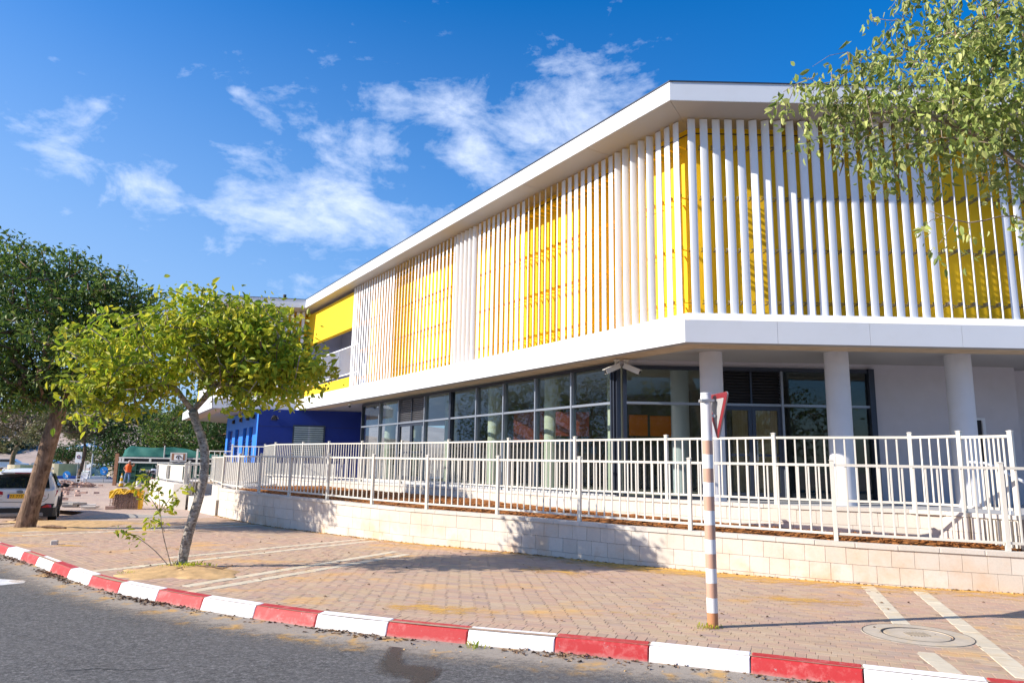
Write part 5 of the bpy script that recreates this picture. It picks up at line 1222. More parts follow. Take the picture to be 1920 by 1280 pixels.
# ---------------------------------------------------------------- white SUV seen from behind
def suv(loc, rz):
    t = thing('parked_car', 'white SUV parked facing away behind the thick brown tree trunk', 'car', loc, rz, local=True); W = .93
    # stations along y (0 = rear bumper, +y forward); half profile x,z per station
    def ring(y, w, zb, zs, zt, wt, crown):
        P = [(w * .86, zb), (w * .98, zb + .12), (w, zb + .35), (w * .995, zs - .12), (w * .965, zs), (wt + (w * .965 - wt) * .5, (zs + zt) * .5 + .03), (wt, zt - .05), (wt * .82, zt), (wt * .4, zt + crown)]
        P = P + [(0, zt + crown * 1.15)] + [(-x, z) for x, z in reversed(P)]; return [(x, y, z) for x, z in P]
    st_ = [(.0, .80, .40, .98, 1.02, .74, .0), (.03, .88, .34, 1.00, 1.05, .80, .0), (.10, .92, .31, 1.02, 1.09, .80, .01), (.20, .935, .30, 1.03, 1.20, .765, .02), (.36, .94, .30, 1.04, 1.50, .70, .03), (.48, .94, .30, 1.04, 1.575, .68, .035), (1.2, .945, .29, 1.04, 1.61, .67, .04), (2.4, .945, .29, 1.03, 1.61, .66, .04), (3.0, .94, .29, 1.02, 1.50, .66, .03), (3.55, .93, .29, 1.0, 1.06, .78, .02), (4.4, .90, .30, .88, .93, .70, .02), (4.68, .80, .38, .72, .80, .55, .0)]
    b = MB(); b.loft([ring(*s) for s in st_]); o = b.build('body', 'car_white', t, smooth=True)
    o.modifiers.new('sub', 'SUBSURF').levels = 1; o.modifiers['sub'].render_levels = 2
    # lower cladding and bumper
    b = MB(); rg = []
    for y, w in ((-.035, .74), (-.02, .86), (.06, .925), (.25, .955), (.55, .955)): rg.append([(w, y, .26), (w, y, .52), (-w, y, .52), (-w, y, .26)])
    b.loft(rg); b.build('bumper', 'plastic_black', t)
    b = MB(); b.cbox((0, -.03, .33), (1.25, .06, .10), .02); b.build('skid_plate', 'skid_grey', t)
    # rear window follows the tailgate slope
    b = MB(); vs = [(-.70, .075, 1.10), (.70, .075, 1.10), (.62, .325, 1.46), (.0, .30, 1.475), (-.62, .325, 1.46)]; b.add(vs, [(0, 1, 2, 3, 4)]); b.add([(x, y + .05, z) for x, y, z in vs], [(4, 3, 2, 1, 0)]); 
    vs = [(-.715, .045, 1.09), (.715, .045, 1.09), (.625, .30, 1.475), (0, .275, 1.49), (-.625, .30, 1.475)]; b = MB(); b.loft([vs, [(x, y + .08, z) for x, y, z in vs]]); b.build('rear_window', 'car_glass', t)
    b = MB(); b.cbox((0, .30, 1.535), (1.15, .24, .035), .01); b.build('spoiler', 'car_white', t); b = MB(); b.box((0, .18, 1.52), (.42, .02, .022)); b.build('brake_light', 'tail_red', t)
    for s in (-1, 1):
        P = [(s * .42, -.012, .90), (s * .90, .05, .88), (s * .935, .16, 1.02), (s * .66, .03, 1.035), (s * .44, -.005, .99)]; Q = [(x, y + .12, z) for x, y, z in P]
        b = MB(); b.loft([P, Q] if s > 0 else [Q, P]); o = b.build('tail_light', 'tail_red', t)
        P = [(s * .46, -.016, .84), (s * .88, .035, .83), (s * .91, .05, .895), (s * .43, -.016, .905)]; b = MB(); b.loft([P, [(x, y + .1, z) for x, y, z in P]]); b.build('reversing_light', 'tail_clear', t)
        P = [(s * .50, -.03, .50), (s * .80, -.012, .50), (s * .84, .01, .60), (s * .70, -.02, .615)]; b = MB(); b.loft([P, [(x, y + .1, z) for x, y, z in P]]); b.build('fog_light', 'tail_red', t)
        P = [(s * .42, -.022, .49), (s * .84, -.006, .49), (s * .88, .015, .63), (s * .66, -.014, .64)]; b = MB(); b.loft([P, [(x, y + .1, z) for x, y, z in P]]); b.build('light_surround', 'plastic_black', t)
        b = MB(); b.tube([(s * .68, .55, 1.62), (s * .69, .7, 1.655), (s * .67, 1.4, 1.68), (s * .66, 2.3, 1.66), (s * .66, 2.45, 1.62)], .018, 6); b.build('roof_rail', 'metal_galv', t)
        b = MB(); b.loft([[(s * .985, 2.85, 1.03), (s * 1.14, 2.83, 1.02), (s * 1.17, 2.84, 1.13), (s * .99, 2.86, 1.15)], [(s * .97, 2.97, 1.04), (s * 1.10, 2.97, 1.04), (s * 1.12, 2.97, 1.11), (s * .97, 2.97, 1.13)]]); b.beam((s * .92, 2.9, 1.03), (s * 1.0, 2.9, 1.07), .06, .05); b.build('side_mirror', 'plastic_black', t)
        # side windows
        b = MB()
        for y0, y1 in ((.55, 1.15), (1.22, 2.1), (2.16, 2.95)):
            z1 = 1.50 if y1 < 2.5 else 1.40; b.loft([[(s * .932, y0, 1.08), (s * .932, y1, 1.08), (s * .755, y1 - (.05 if y1 < 2.5 else .35), z1), (s * .755, y0 + .04, z1)], [(s * .90, y0, 1.08), (s * .90, y1, 1.08), (s * .72, y1 - .3, z1), (s * .72, y0 + .04, z1)]])
        b.build('side_window', 'car_glass', t)
        for y in (.86, 3.72):
            n = 28; b = MB(); rg = []
            for dx, r_ in ((0, .27), (.0, .345), (.03, .36), (.19, .36), (.22, .345), (.22, .27)): rg.append([(s * (.73 + dx), y + r_ * math.cos(2 * PI * i / n), .36 + r_ * math.sin(2 * PI * i / n)) for i in range(n)])
            b.loft(rg, cap=False); w = b.build('wheel', 'tyre', t, smooth=True); ORG[w.name] = (0, 0, 0)
            b = MB(); 
            for i in range(10): a = 2 * PI * i / 10; b.beam((s * .935, y, .36), (s * .93, y + .26 * math.cos(a), .36 + .26 * math.sin(a)), .04, .05)
            b.tube([(s * .86, y, .36), (s * .945, y, .36)], .07, 12); b.tube([(s * .80, y, .36), (s * .82, y, .36)], .27, 20); b.build('rim', 'metal_galv', w)
        # wheel arch lips
        for y in (.86, 3.72): MB().tube([(s * .945, y + .43 * math.cos(a), .36 + .43 * math.sin(a)) for a in np.linspace(0, PI, 12)], .04, 6).build('arch_trim', 'plastic_black', t)
    # tailgate joints, badge, handle
    b = MB(); 
    pts = [(-.70, -.004, .93), (-.70, -.012, .80), (-.60, -.016, .70), (0, -.02, .68), (.60, -.016, .70), (.70, -.012, .80), (.70, -.004, .93)]; b.tube(pts, .006, 4); b.build('tailgate_joint', 'text_dark', t)
    b = MB(); b.tube([(.075 * math.cos(a) + -.02, -.016, .985 + .035 * math.sin(a)) for a in np.linspace(0, 2 * PI, 17)], .008, 5); b.box((-.02, -.014, .985), (.09, .006, .02)); b.build('badge', 'text_dark', t)
    b = MB(); b.box((-.52, -.022, .76), (.20, .004, .012)); b.box((.60, -.022, .77), (.09, .004, .018)); b.build('model_lettering', 'metal_galv', t)
    b = MB(); b.cbox((-.05, -.028, .86), (.52, .02, .13), .005); p = b.build('number_plate', 'plate_yellow', t); ORG[p.name] = (0, 0, 0)
    b = MB(); b.box((-.285, -.041, .858), (.05, .006, .118)); b.build('country_band', 'plate_blue', p)
    text('77 777 77', p, (-.02, -.0425, .812), .115, 0, 'text_dark', local=True)
    b = MB(); b.tube([(.55, -.05, .31), (.55, .2, .31)], .035, 10); b.build('exhaust_pipe', 'chrome', t)
    b = MB(); b.box((0, .5, .30), (1.3, .7, .1)); b.build('underbody', 'plastic_black', t)
    return t
def text(s, parent, loc, size, rz, mat, local=False, name='lettering', align='CENTER'):
    cu = bpy.data.curves.new('lettering', 'FONT'); cu.body = s; cu.size = size; cu.align_x = align; cu.extrude = .0008; cu.resolution_u = 2
    tmp = bpy.data.objects.new('tmp_text', cu); C.objects.link(tmp); dg = bpy.context.evaluated_depsgraph_get(); me = bpy.data.meshes.new_from_object(tmp.evaluated_get(dg)); bpy.data.objects.remove(tmp); me.name = name
    M = Matrix.Rotation(PI / 2, 4, 'X'); me.transform(Matrix.Rotation(rz, 4, 'Z') @ M); me.materials.clear(); me.materials.append(MAT(mat))
    o = bpy.data.objects.new(name, me); C.objects.link(o); o.parent = parent
    og = (0, 0, 0) if local else ORG[parent.name]; o.location = (loc[0] - og[0], loc[1] - og[1], loc[2] - og[2]); return o
suv((-14.43, 21.7, -.175), math.radians(30))

# ---------------------------------------------------------------- people (one skin each)
def person(label, loc, rz, joints, mats, cat='person', hat=None):
    """joints: dict name -> (pos, radius); clothes are painted by height on the one body; vest and cap are children"""
    t = thing('person', label, cat, loc, rz, local=True)
    V_ = joints; E_ = [('pelvis', 'waist'), ('waist', 'chest'), ('chest', 'neck'), ('neck', 'head'), ('head', 'crown'), ('chest', 'sL'), ('sL', 'eL'), ('eL', 'wL'), ('wL', 'hL'), ('chest', 'sR'), ('sR', 'eR'), ('eR', 'wR'), ('wR', 'hR'),
                       ('pelvis', 'tL'), ('tL', 'kL'), ('kL', 'aL'), ('aL', 'fL'), ('pelvis', 'tR'), ('tR', 'kR'), ('kR', 'aR'), ('aR', 'fR')]
    names = list(V_); me = bpy.data.meshes.new('body'); vs = [V_[n][0] for n in names]; es = [(names.index(a), names.index(b)) for a, b in E_]
    # fingers: short chains from the palm
    rads = [V_[n][1] for n in names]
    for h, w in (('hL', 'wL'), ('hR', 'wR')):
        hp = Vector(V_[h][0]); d = (hp - Vector(V_[w][0])).normalized(); sd_ = d.cross(Vector((0, 1, .2))).normalized()
        for k_ in range(4):
            vs.append(tuple(hp + sd_ * (k_ - 1.5) * .02 + d * (.06 + (.01 if k_ in (1, 2) else 0)) + Vector((0, -.01, -.01)))); rads.append(.009); es.append((names.index(h), len(vs) - 1))
        vs.append(tuple(hp + sd_ * .045 + d * .01)); rads.append(.010); es.append((names.index(h), len(vs) - 1))
    me.from_pydata(vs, es, []); me.update(); ob = bpy.data.objects.new('tmp_body', me); C.objects.link(ob)
    md = ob.modifiers.new('skin', 'SKIN'); sk = me.skin_vertices[0].data if me.skin_vertices else None
    if sk is None:
        bpy.context.view_layer.objects.active = ob
        me.skin_vertices if hasattr(me, 'skin_vertices') else None
    if not me.skin_vertices:
        import bmesh; bm = bmesh.new(); bm.from_mesh(me); L_ = bm.verts.layers.skin.verify(); bm.verts.ensure_lookup_table()
        for i, v in enumerate(bm.verts): v[L_].radius = (rads[i], rads[i]); v[L_].use_root = (i == names.index('pelvis'))
        bm.to_mesh(me); bm.free()
    else:
        for i, x in enumerate(me.skin_vertices[0].data): x.radius = (rads[i], rads[i]); x.use_root = (i == names.index('pelvis'))
    ob.modifiers.new('sub', 'SUBSURF').levels = 2
    dg = bpy.context.evaluated_depsgraph_get(); m2 = bpy.data.meshes.new_from_object(ob.evaluated_get(dg)); bpy.data.objects.remove(ob)
    m2.materials.clear()
    for x in ('skin', mats[0], mats[1], mats[2]): m2.materials.append(MAT(x))
    keys = [(Vector(V_[n][0]), n) for n in names]
    grp = {'pelvis': 2, 'waist': 1, 'chest': 1, 'neck': 0, 'head': 0, 'crown': 0, 'sL': 1, 'sR': 1, 'eL': mats[3], 'eR': mats[3], 'wL': 0, 'wR': 0, 'hL': 0, 'hR': 0, 'tL': 2, 'tR': 2, 'kL': 2, 'kR': 2, 'aL': 3, 'aR': 3, 'fL': 3, 'fR': 3}
    for p in m2.polygons:
        c = p.center; n_ = min(keys, key=lambda k_: (k_[0] - c).length)[1]; p.material_index = grp[n_]; p.use_smooth = True
    o = bpy.data.objects.new('body', m2); C.objects.link(o); o.parent = t
    return t
def ellip(b, c, r, n=12, m_=8, z0=-1.0):
    rings = []
    for j in range(m_ + 1):
        u = lerp(z0, 1, j / m_); s = math.sqrt(max(0.0004, 1 - u * u)); rings.append([(c[0] + r[0] * s * math.cos(2 * PI * i / n), c[1] + r[1] * s * math.sin(2 * PI * i / n), c[2] + r[2] * u) for i in range(n)])
    b.loft(rings)
J = dict(pelvis=((0, 0, .92), .135), waist=((0, .01, 1.08), .125), chest=((.02, 0, 1.32), .15), neck=((.03, -.01, 1.50), .055), head=((.06, -.03, 1.60), .085), crown=((.06, -.02, 1.69), .075),
         sL=((-.17, .02, 1.41), .07), eL=((-.30, .04, 1.17), .05), wL=((-.14, -.08, .99), .036), hL=((-.08, -.12, .97), .04), sR=((.21, 0, 1.41), .07), eR=((.36, -.10, 1.36), .048), wR=((.42, -.22, 1.52), .036), hR=((.40, -.27, 1.56), .04),
         tL=((-.10, 0, .84), .10), kL=((-.15, -.04, .48), .07), aL=((-.25, .06, .09), .048), fL=((-.24, -.08, .04), .04), tR=((.10, 0, .84), .10), kR=((.14, -.10, .48), .07), aR=((.08, .02, .09), .048), fR=((.12, -.12, .04), .04))
p1 = person('worker in an orange vest, cap and jeans standing before the green container', (-26.15, 50.1, 0), .15, J, ('shirt_brown', 'denim', 'boots', 1))
vb = MB()
rg = []
for z, rx, ry in ((.93, .19, .165), (1.05, .175, .16), (1.2, .19, .17), (1.34, .205, .18), (1.44, .17, .15), (1.49, .10, .10)): rg.append([(.015 + rx * math.cos(2 * PI * i / 16), ry * math.sin(2 * PI * i / 16), z) for i in range(16)])
vb.loft(rg, cap=False); vb.build('vest', 'vest_orange', p1, smooth=True)
vb = MB(); ellip(vb, (.06, -.025, 1.67), (.105, .115, .09), z0=-.1); vb.beam((.06, -.10, 1.67), (.07, -.20, 1.65), .14, .012); vb.build('cap', 'cap_grey', p1, smooth=True)
vb = MB()
for s in (-.03, .035): ellip(vb, (.06 + s, -.115, 1.625), (.012, .008, .009), 8, 5)
vb.beam((.035, -.108, 1.565), (.09, -.108, 1.565), .008, .01); vb.build('face', 'hair', p1); vb = MB(); vb.beam((.062, -.10, 1.62), (.064, -.135, 1.59), .022, .03); vb.build('nose', 'skin', p1)
J2 = dict(pelvis=((.30, .05, .92), .14), waist=((.16, .02, 1.04), .13), chest=((-.10, -.02, 1.10), .155), neck=((-.28, -.03, 1.04), .055), head=((-.38, -.04, .97), .085), crown=((-.46, -.04, .93), .075),
          sL=((-.18, -.2, 1.05), .07), eL=((-.24, -.24, .78), .05), wL=((-.26, -.22, .54), .036), hL=((-.27, -.22, .46), .04), sR=((-.16, .17, 1.05), .07), eR=((-.20, .2, .78), .05), wR=((-.30, .14, .55), .036), hR=((-.32, .12, .47), .04),
          tL=((.31, -.07, .84), .11), kL=((.20, -.12, .48), .07), aL=((.28, -.12, .09), .048), fL=((.14, -.13, .04), .04), tR=((.34, .14, .84), .11), kR=((.30, .16, .48), .07), aR=((.44, .16, .09), .048), fR=((.30, .17, .04), .04))
p2 = person('worker in a dark jacket bending down in front of the green container', (-23.6, 48.6, 0), -.1, J2, ('jacket_black', 'jacket_black', 'boots', 1))
vb = MB(); ellip(vb, (-.42, -.04, .97), (.11, .10, .10)); vb.build('hair', 'hair', p2, smooth=True)
vb = MB(); rg = []
for u, rx in ((0, .15), (.3, .175), (.7, .18), (1, .15)):
    c = Vector((-.2, -.02, 1.08)).lerp(Vector((.25, .03, 1.0)), u); rg.append([(c.x, c.y + rx * math.cos(2 * PI * i / 14), c.z + rx * math.sin(2 * PI * i / 14)) for i in range(14)])
vb.loft(rg); vb.build('jacket', 'jacket_grey', p2, smooth=True)

# ---------------------------------------------------------------- works container with shade net
dz = thing('site_container', 'dark green steel container with white lettering and a pale rail along its top', 'container', (-24.5, 51.2, 0))
x0, x1 = -27.35, -20.4; yb = 51.0
def fb(b, xa, xb, za, zb, dy=0, th=.06): b.box(((xa + xb) / 2, yb + dy, (za + zb) / 2), (xb - xa, th, zb - za))
MB().box(((x0 + x1) / 2, yb + 1.2, .86), (x1 - x0, 2.3, 1.36)).build('body', 'dumpster_green', dz)
b = MB(); x = x0 + .04
while x < x1: fb(b, x, x + .07, .22, 1.5, .02, .1); x += 1.17
for z in (.25, .62, 1.05, 1.50): fb(b, x0, x1, z, z + .05, .025, .1)
b.build('rib', 'dumpster_green', dz)
b = MB(); fb(b, x0, x1, 1.56, 1.66, .0, .1); fb(b, x0, x1, 1.88, 1.97, 0, .1)
for x in (x0 + .1, x0 + .3, x0 + 2.2, x0 + 4.2, x1 - .1): fb(b, x - .07, x + .07, 1.56, 1.97, .003, .1)
b.build('top_rail', 'steel_pale', dz); b = MB(); fb(b, x0 + .1, x1 - .1, 1.66, 1.88, .06); b.build('gap_backing', 'text_dark', dz)
b = MB(); fb(b, x0 - .28, x0 - .04, .0, 2.2, .05, .12); b.build('rusty_post', 'rust', dz)
text('VERONIE', dz, (-24.25, yb - .045, 1.28), .25, 0, 'text_white'); text('קרייפט', dz, (-25.45, yb - .045, .98), .25, 0, 'text_white'); text('נפתיחה', dz, (-24.3, yb - .045, 1.0), .25, 0, 'text_white')
b = MB(); b.box((-23.15, yb - .1, 2.02), (1.15, .1, .62)); bd = b.build('notice_frame', 'steel_pale', dz); ORG[bd.name] = ORG[dz.name]
b = MB(); b.box((-23.15, yb - .16, 2.04), (.92, .02, .46)); b.build('notice_panel', 'rust', bd); b = MB(); b.box((-23.12, yb - .175, 2.02), (.62, .015, .40)); b.build('notice_sheet', 'sign_white', bd)
b = MB(); b.tube([(-23.12 + .17 * math.cos(a), yb - .19, 1.96 + .17 * math.sin(a)) for a in np.linspace(0, PI, 9)], .03, 5); b.box((-23.12, yb - .19, 1.96), (.05, .02, .2)); b.build('notice_mark', 'text_dark', bd)
nt = thing('shade_net', 'sagging green shade net stretched over the works container', 'net', (-24, 51.6, 2))
b = MB(); R_ = random.Random(3); n, m_ = 26, 8; B0 = len(b.v)
tops = lambda u: float(np.interp(u, [0, .04, .25, .42, .55, .75, 1], [2.45, 2.75, 2.62, 2.72, 2.60, 2.28, 2.12])); 
for i in range(n + 1):
    u = i / n; x = lerp(-27.3, -19.3, u)
    for j in range(m_ + 1):
        v = j / m_; b.v.append((x + .02 * R_.uniform(-1, 1), yb + .25 + v * .35 * (1 + .5 * math.sin(u * 17)) + .06 * math.sin(u * 40 + v * 5), lerp(1.98, tops(u), v) + .02 * R_.uniform(-1, 1)))
for i in range(n):
    for j in range(m_): a = i * (m_ + 1) + j; b.f.append((a, a + m_ + 1, a + m_ + 2, a + 1)); b.mi.append(0)
o = b.build('cloth', 'net_green', nt, smooth=True); o.modifiers.new('s', 'SOLIDIFY').thickness = .02
b = MB(); b.tube([(-24.35, yb + .3, 1.9), (-24.3, yb + .15, 2.78)], .05, 8); b.build('prop', 'steel_pale', nt)

# stack of pavers in wire mesh under a yellow sheet
bg_ = thing('paver_stack', 'stack of grey pavers behind rusty wire mesh with a yellow plastic cover', 'paver stack', (-14.2, 27.4, 0)); R_ = random.Random(8)
bm_ = MB().cbox((0, 0, 0), (.19, .30, .072), .006).mesh('paver', 'rubble_pink')
for r_i in range(8):
    for c_i in range(5): inst(bm_, 'paver', bg_, (-14.63 + c_i * .205 + (r_i % 2) * .03, 27.42 + R_.uniform(-.01, .01), .045 + r_i * .077), R_.uniform(-.03, .03))
b = MB()
for i in range(13): b.beam((-14.76 + i * .088, 27.23, .02), (-14.74 + i * .088, 27.235, .66), .012, .012)
for j in range(8): b.beam((-14.78, 27.22, .04 + j * .085), (-13.68, 27.22, .04 + j * .085), .012, .012)
b.build('wire_mesh', 'wire_rust', bg_)
b = MB(); n = 22; m_ = 7; ph = [R_.uniform(0, 6) for _ in range(4)]
for i in range(n + 1):
    u = i / n; x = lerp(-14.80, -13.62, u)
    for j in range(m_ + 1):
        v = j / m_; fr = min(v * 2, 1); z = .69 + .035 * math.sin(u * 13 + ph[0]) - (.15 + (.05 * math.sin(u * 8)) + (.1 if u < .15 else 0)) * (1 - fr) + .02 * R_.uniform(-1, 1); y = 27.2 - .02 + .42 * max(0, v * 2 - 1) + .015 * R_.uniform(-1, 1)
        b.v.append((x, y, z))
for i in range(n):
    for j in range(m_): a = i * (m_ + 1) + j; b.f.append((a, a + m_ + 1, a + m_ + 2, a + 1)); b.mi.append(0)
o = b.build('cover', 'hi_yellow', bg_); o.modifiers.new('s', 'SOLIDIFY').thickness = .012
b = MB(); rg = []
for z, w in ((.0, .05), (.2, .07), (.45, .05), (.68, .06)): rg.append([(-13.68, 27.15, z), (-13.68 + w, 27.17, z), (-13.62 + w * .3, 27.35, z), (-13.70, 27.30, z)])
b.loft(rg); b.build('cover_corner', 'hi_yellow', bg_)
text('תרכז', bg_, (-14.25, 27.16, .665), .10, 0, 'text_dark')
bk = thing('loose_block', 'single pale concrete block lying at the foot of the paver stack', 'block', (-14.6, 26.9, 0)); MB().cbox((-14.58, 26.95, .06), (.30, .2, .12), .01, .2).build('block', 'rubble_pink', bk)
tag(MB().cbox((0, 0, .045), (.13, .10, .09), .012, .3).build('cube_stone', 'plaster_white', org=None), 'small white cube stone alone on the brick pavement left of the young tree', 'stone').location = (-9.62, 15.75, 0)
# cone, chair, buckets
cn = thing('traffic_cone', 'yellow and white traffic cone standing by the orange vested worker', 'cone', (-25.9, 48.9, 0)); cx, cy = -25.75, 48.6
for z0, z1, r0, r1, mt in ((.05, .25, .14, .115, 'hi_yellow'), (.25, .38, .115, .095, 'sign_white'), (.38, .60, .095, .065, 'hi_yellow'), (.60, .75, .065, .04, 'sign_white'), (.75, .9, .04, .02, 'hi_yellow')):
    MB().tube([(cx, cy, z0), (cx, cy, z1)], [r0, r1], 14).build('cone_band', mt, cn)
MB().cbox((cx, cy, .025), (.36, .36, .05), .01).build('base', 'plastic_black', cn)
ch = thing('plastic_chair', 'white plastic chair standing among the loose bricks', 'chair', (-29.3, 50, 0)); cx, cy = -29.1, 49.8
for sx in (-1, 1):
    for sy in (-1, 1): MB().beam((cx + sx * .24, cy + sy * .22, 0), (cx + sx * .2, cy + sy * .2, .43), .04, .04).build('leg', 'plastic_white', ch)
MB().cbox((cx, cy, .44), (.46, .45, .03), .01).build('seat', 'plastic_white', ch)
b = MB()
for k_ in range(6): b.beam((cx - .2 + k_ * .08, cy + .22, .45), (cx - .22 + k_ * .088, cy + .34, .86), .045, .015)
b.beam((cx - .25, cy + .34, .87), (cx + .25, cy + .34, .87), .02, .06); b.build('backrest', 'plastic_white', ch)
b = MB()
for sx in (-1, 1): b.beam((cx + sx * .25, cy - .2, .64), (cx + sx * .25, cy + .3, .66), .05, .02); b.beam((cx + sx * .25, cy - .2, .43), (cx + sx * .25, cy - .2, .64), .035, .03)
b.build('armrest', 'plastic_white', ch)
for (x, y, lb_, mt, kx) in ((-25.1, 49.6, 'cream bucket on the ground beside the orange vested worker', 'pole_white', 0), (-23.9, 50.2, 'grey metal bucket at the foot of the green container', 'metal_galv', 1)):
    t = thing('bucket', lb_, 'bucket', (x, y, 0)); MB().tube([(x, y, 0), (x, y, .3), (x, y, .34), (x, y, .36)], [.13, .16, .17, .165], 14).build('shell', mt, t); MB().tube([(x + .16 * math.cos(a), y, .34 + .12 * math.sin(a)) for a in np.linspace(0, PI, 8)], .008, 4).build('handle', 'plastic_black', t)
sh = thing('container_skip', 'rusty handcart tub and dark tools lying by the container wheels', 'tool', (-24.4, 50.3, 0)); MB().loft([[(-24.7, 50.2, .3), (-24.2, 50.2, .3), (-24.2, 50.5, .3), (-24.7, 50.5, .3)], [(-24.85, 50.1, .58), (-24.1, 50.1, .58), (-24.1, 50.6, .58), (-24.85, 50.6, .58)]]).build('tub', 'rust', sh); MB().tube([(-24.7, 50.3, 0), (-24.75, 50.35, .3)], .03, 6).build('leg', 'rust', sh)
# rubble: loose bricks; the nearer ones are things, the rest one heap
R_ = random.Random(12); rb = MB().cbox((0, 0, 0), (.22, .12, .09), .008).mesh('loose_brick', 'rubble_pink'); nb = 0
heap = MB()
for k_ in range(190):
    u = R_.random() ** .7; x = lerp(-18.6, -30.0, u) + R_.gauss(0, .7); y = lerp(29.5, 47.5, u) + R_.gauss(0, .9); 
    if x > -15.8 and y > 24: x -= 2
    q = Vector((x, y)); z = abs(R_.gauss(0, .08)); a = R_.uniform(0, PI)
    heap.box((x, y, z + .05), (.24, .14, .09), a)
for v_ in ((-30.5, 46.2), (-29.2, 46.8), (-27.8, 47.4), (-28.6, 46.0), (-31, 46.9)):
    for _ in range(50): x, y = v_[0] + R_.gauss(0, .6), v_[1] + R_.gauss(0, .4); heap.box((x, y, abs(R_.gauss(0, .14)) + .05), (.24, .14, .09), R_.uniform(0, PI))
o = heap.build('brick_rubble', 'rubble_pink'); o['kind'] = 'stuff'
# concrete edging of the raised bay and slabs beside it
ce = thing('concrete_edging', 'low grey concrete edging block curving beside the car with shade on its face', 'kerb block', (-14.0, 22.8, 0))
MB().prism([(-13.55, 22.6), (-10.6, 23.6), (-10.4, 23.95), (-13.4, 25.0)], -.17, .005).build('block', 'kerb_raw', ce)
sl_ = thing('paving_slab_pile', 'few pale slabs left leaning beside the brick rubble near the car', 'slab pile', (-17, 28, 0))
for k_, (x, y, z, rz_) in enumerate(((-16.6, 27.9, .05, .3), (-16.1, 28.2, .05, .5), (-16.4, 28.0, .12, .9), (-15.4, 27.1, .06, .2), (-17.2, 28.9, .08, .1))): MB().cbox((x, y, z), (.5, .4, .08), .01, rz_).build('slab', 'plaster_white' if k_ % 2 else 'kerb_raw', sl_)

# ---------------------------------------------------------------- roundabout and everything behind
def sheet(name, P, z, mat, kind='structure'):
    b = MB(); b.add([(x, y, z) for x, y in P], [tuple(range(len(P)))]); return structure(b, name, mat)
sheet('far_road', [(-90, 40), (-40, 44), (-34.2, 56.2), (-10, 57), (-10, 118), (-130, 118), (-110, 60)], -.12, 'road_far')
ell = lambda cx, cy, rx, ry, n=40: [(cx + rx * math.cos(2 * PI * i / n), cy + ry * math.sin(2 * PI * i / n)) for i in range(n)]
sheet('roundabout_lawn', ell(-52, 86, 24, 17), .03, 'lawn')
rk = bpy.data.objects.new('roundabout_kerb', None); C.objects.link(rk); rk['kind'] = 'structure'; ORG[rk.name] = (0, 0, 0)
kb = MB().cbox((0, 0, 0), (1.9, .3, .3), .02); ka, kw = kb.mesh('kerb_stone', 'kerb_blue'), kb.mesh('kerb_stone', 'kerb_white'); P = ell(-52, 86, 24, 17, 68)
for i in range(68):
    a, b_ = Vector(P[i]), Vector(P[(i + 1) % 68]); c = (a + b_) / 2
    if c.y < 90: inst(ka if i % 2 else kw, 'kerb_stone', rk, (c.x, c.y, 0), math.atan2((b_ - a).y, (b_ - a).x), scale=((b_ - a).length / 1.93, 1, 1))
wk = bpy.data.objects.new('far_kerb', None); C.objects.link(wk); wk['kind'] = 'structure'; ORG[wk.name] = (0, 0, 0)
for i in range(26): inst(ka if i % 2 else kw, 'kerb_stone', wk, (-34.8 - i * 1.9, 56.6 + i * .1, -.03), -.05)
for i in range(20):
    inst(kred if i % 2 else kwhite, 'kerb_stone', wk, (-62 - i * 2.6, 106, .1), 0, scale=(2.5, 1.6, 1.6))
def planter(x, y, r, h, lb_):
    t = thing('stone_planter', lb_, 'planter', (x, y, 0)); b = MB(); n = 22; rg = [[(x + rr * math.cos(2 * PI * i / n), y + rr * math.sin(2 * PI * i / n), z) for i in range(n)] for rr, z in ((r * .96, 0), (r, h * .6), (r * 1.02, h), (r * .85, h), (r * .84, h * .8))]; b.loft(rg); b.build('wall', 'planter_stone', t, smooth=False)
    return t
planter(-55.2, 84, 2.1, 1.0, 'wide round stone planter on the lawn at the left below the white car'); planter(-46.8, 77, 1.6, 1.25, 'round stone planter holding the small dark tree'); planter(-50.5, 92, 1.9, 1.0, 'round stone planter farther back behind the thick trunk'); planter(-38.8, 72.5, 1.0, 1.1, 'small pinkish stone planter beside the blue round sign'); 
# background trees
make_tree('small_tree', 'small rounded blackish green tree growing in the round stone planter', 'tree', (-47.0, 77.6, .6), [(-47.0, 77.6, .6), (-47.05, 77.6, 1.0), (-47.0, 77.6, 1.45)], [.16, .13, .12], [(-46.6, 77.6, 2.45, 2.7, 2, .95), (-48.2, 77.6, 2.2, 1.2, 1.4, .7)], 130, .26, 'leaf_deep', 'bark_brown', 41, n_per=16, spread=(.3, .3, .22), droop=.2, r_tip=.012)
make_tree('small_tree', 'small reddish olive tree right of the light pole, before the hillside', 'tree', (-41.9, 75, 0), [(-41.6, 75, 0), (-41.6, 75, .7), (-41.9, 75, 1.1)], [.1, .09, .09], [(-42.4, 75, 2.0, 1.4, 1.2, .75), (-41.4, 75, 1.6, .9, .9, .5)], 70, .2, 'leaf_olive', 'bark_brown', 42, n_per=14, spread=(.22, .22, .18), droop=.2, r_tip=.01)
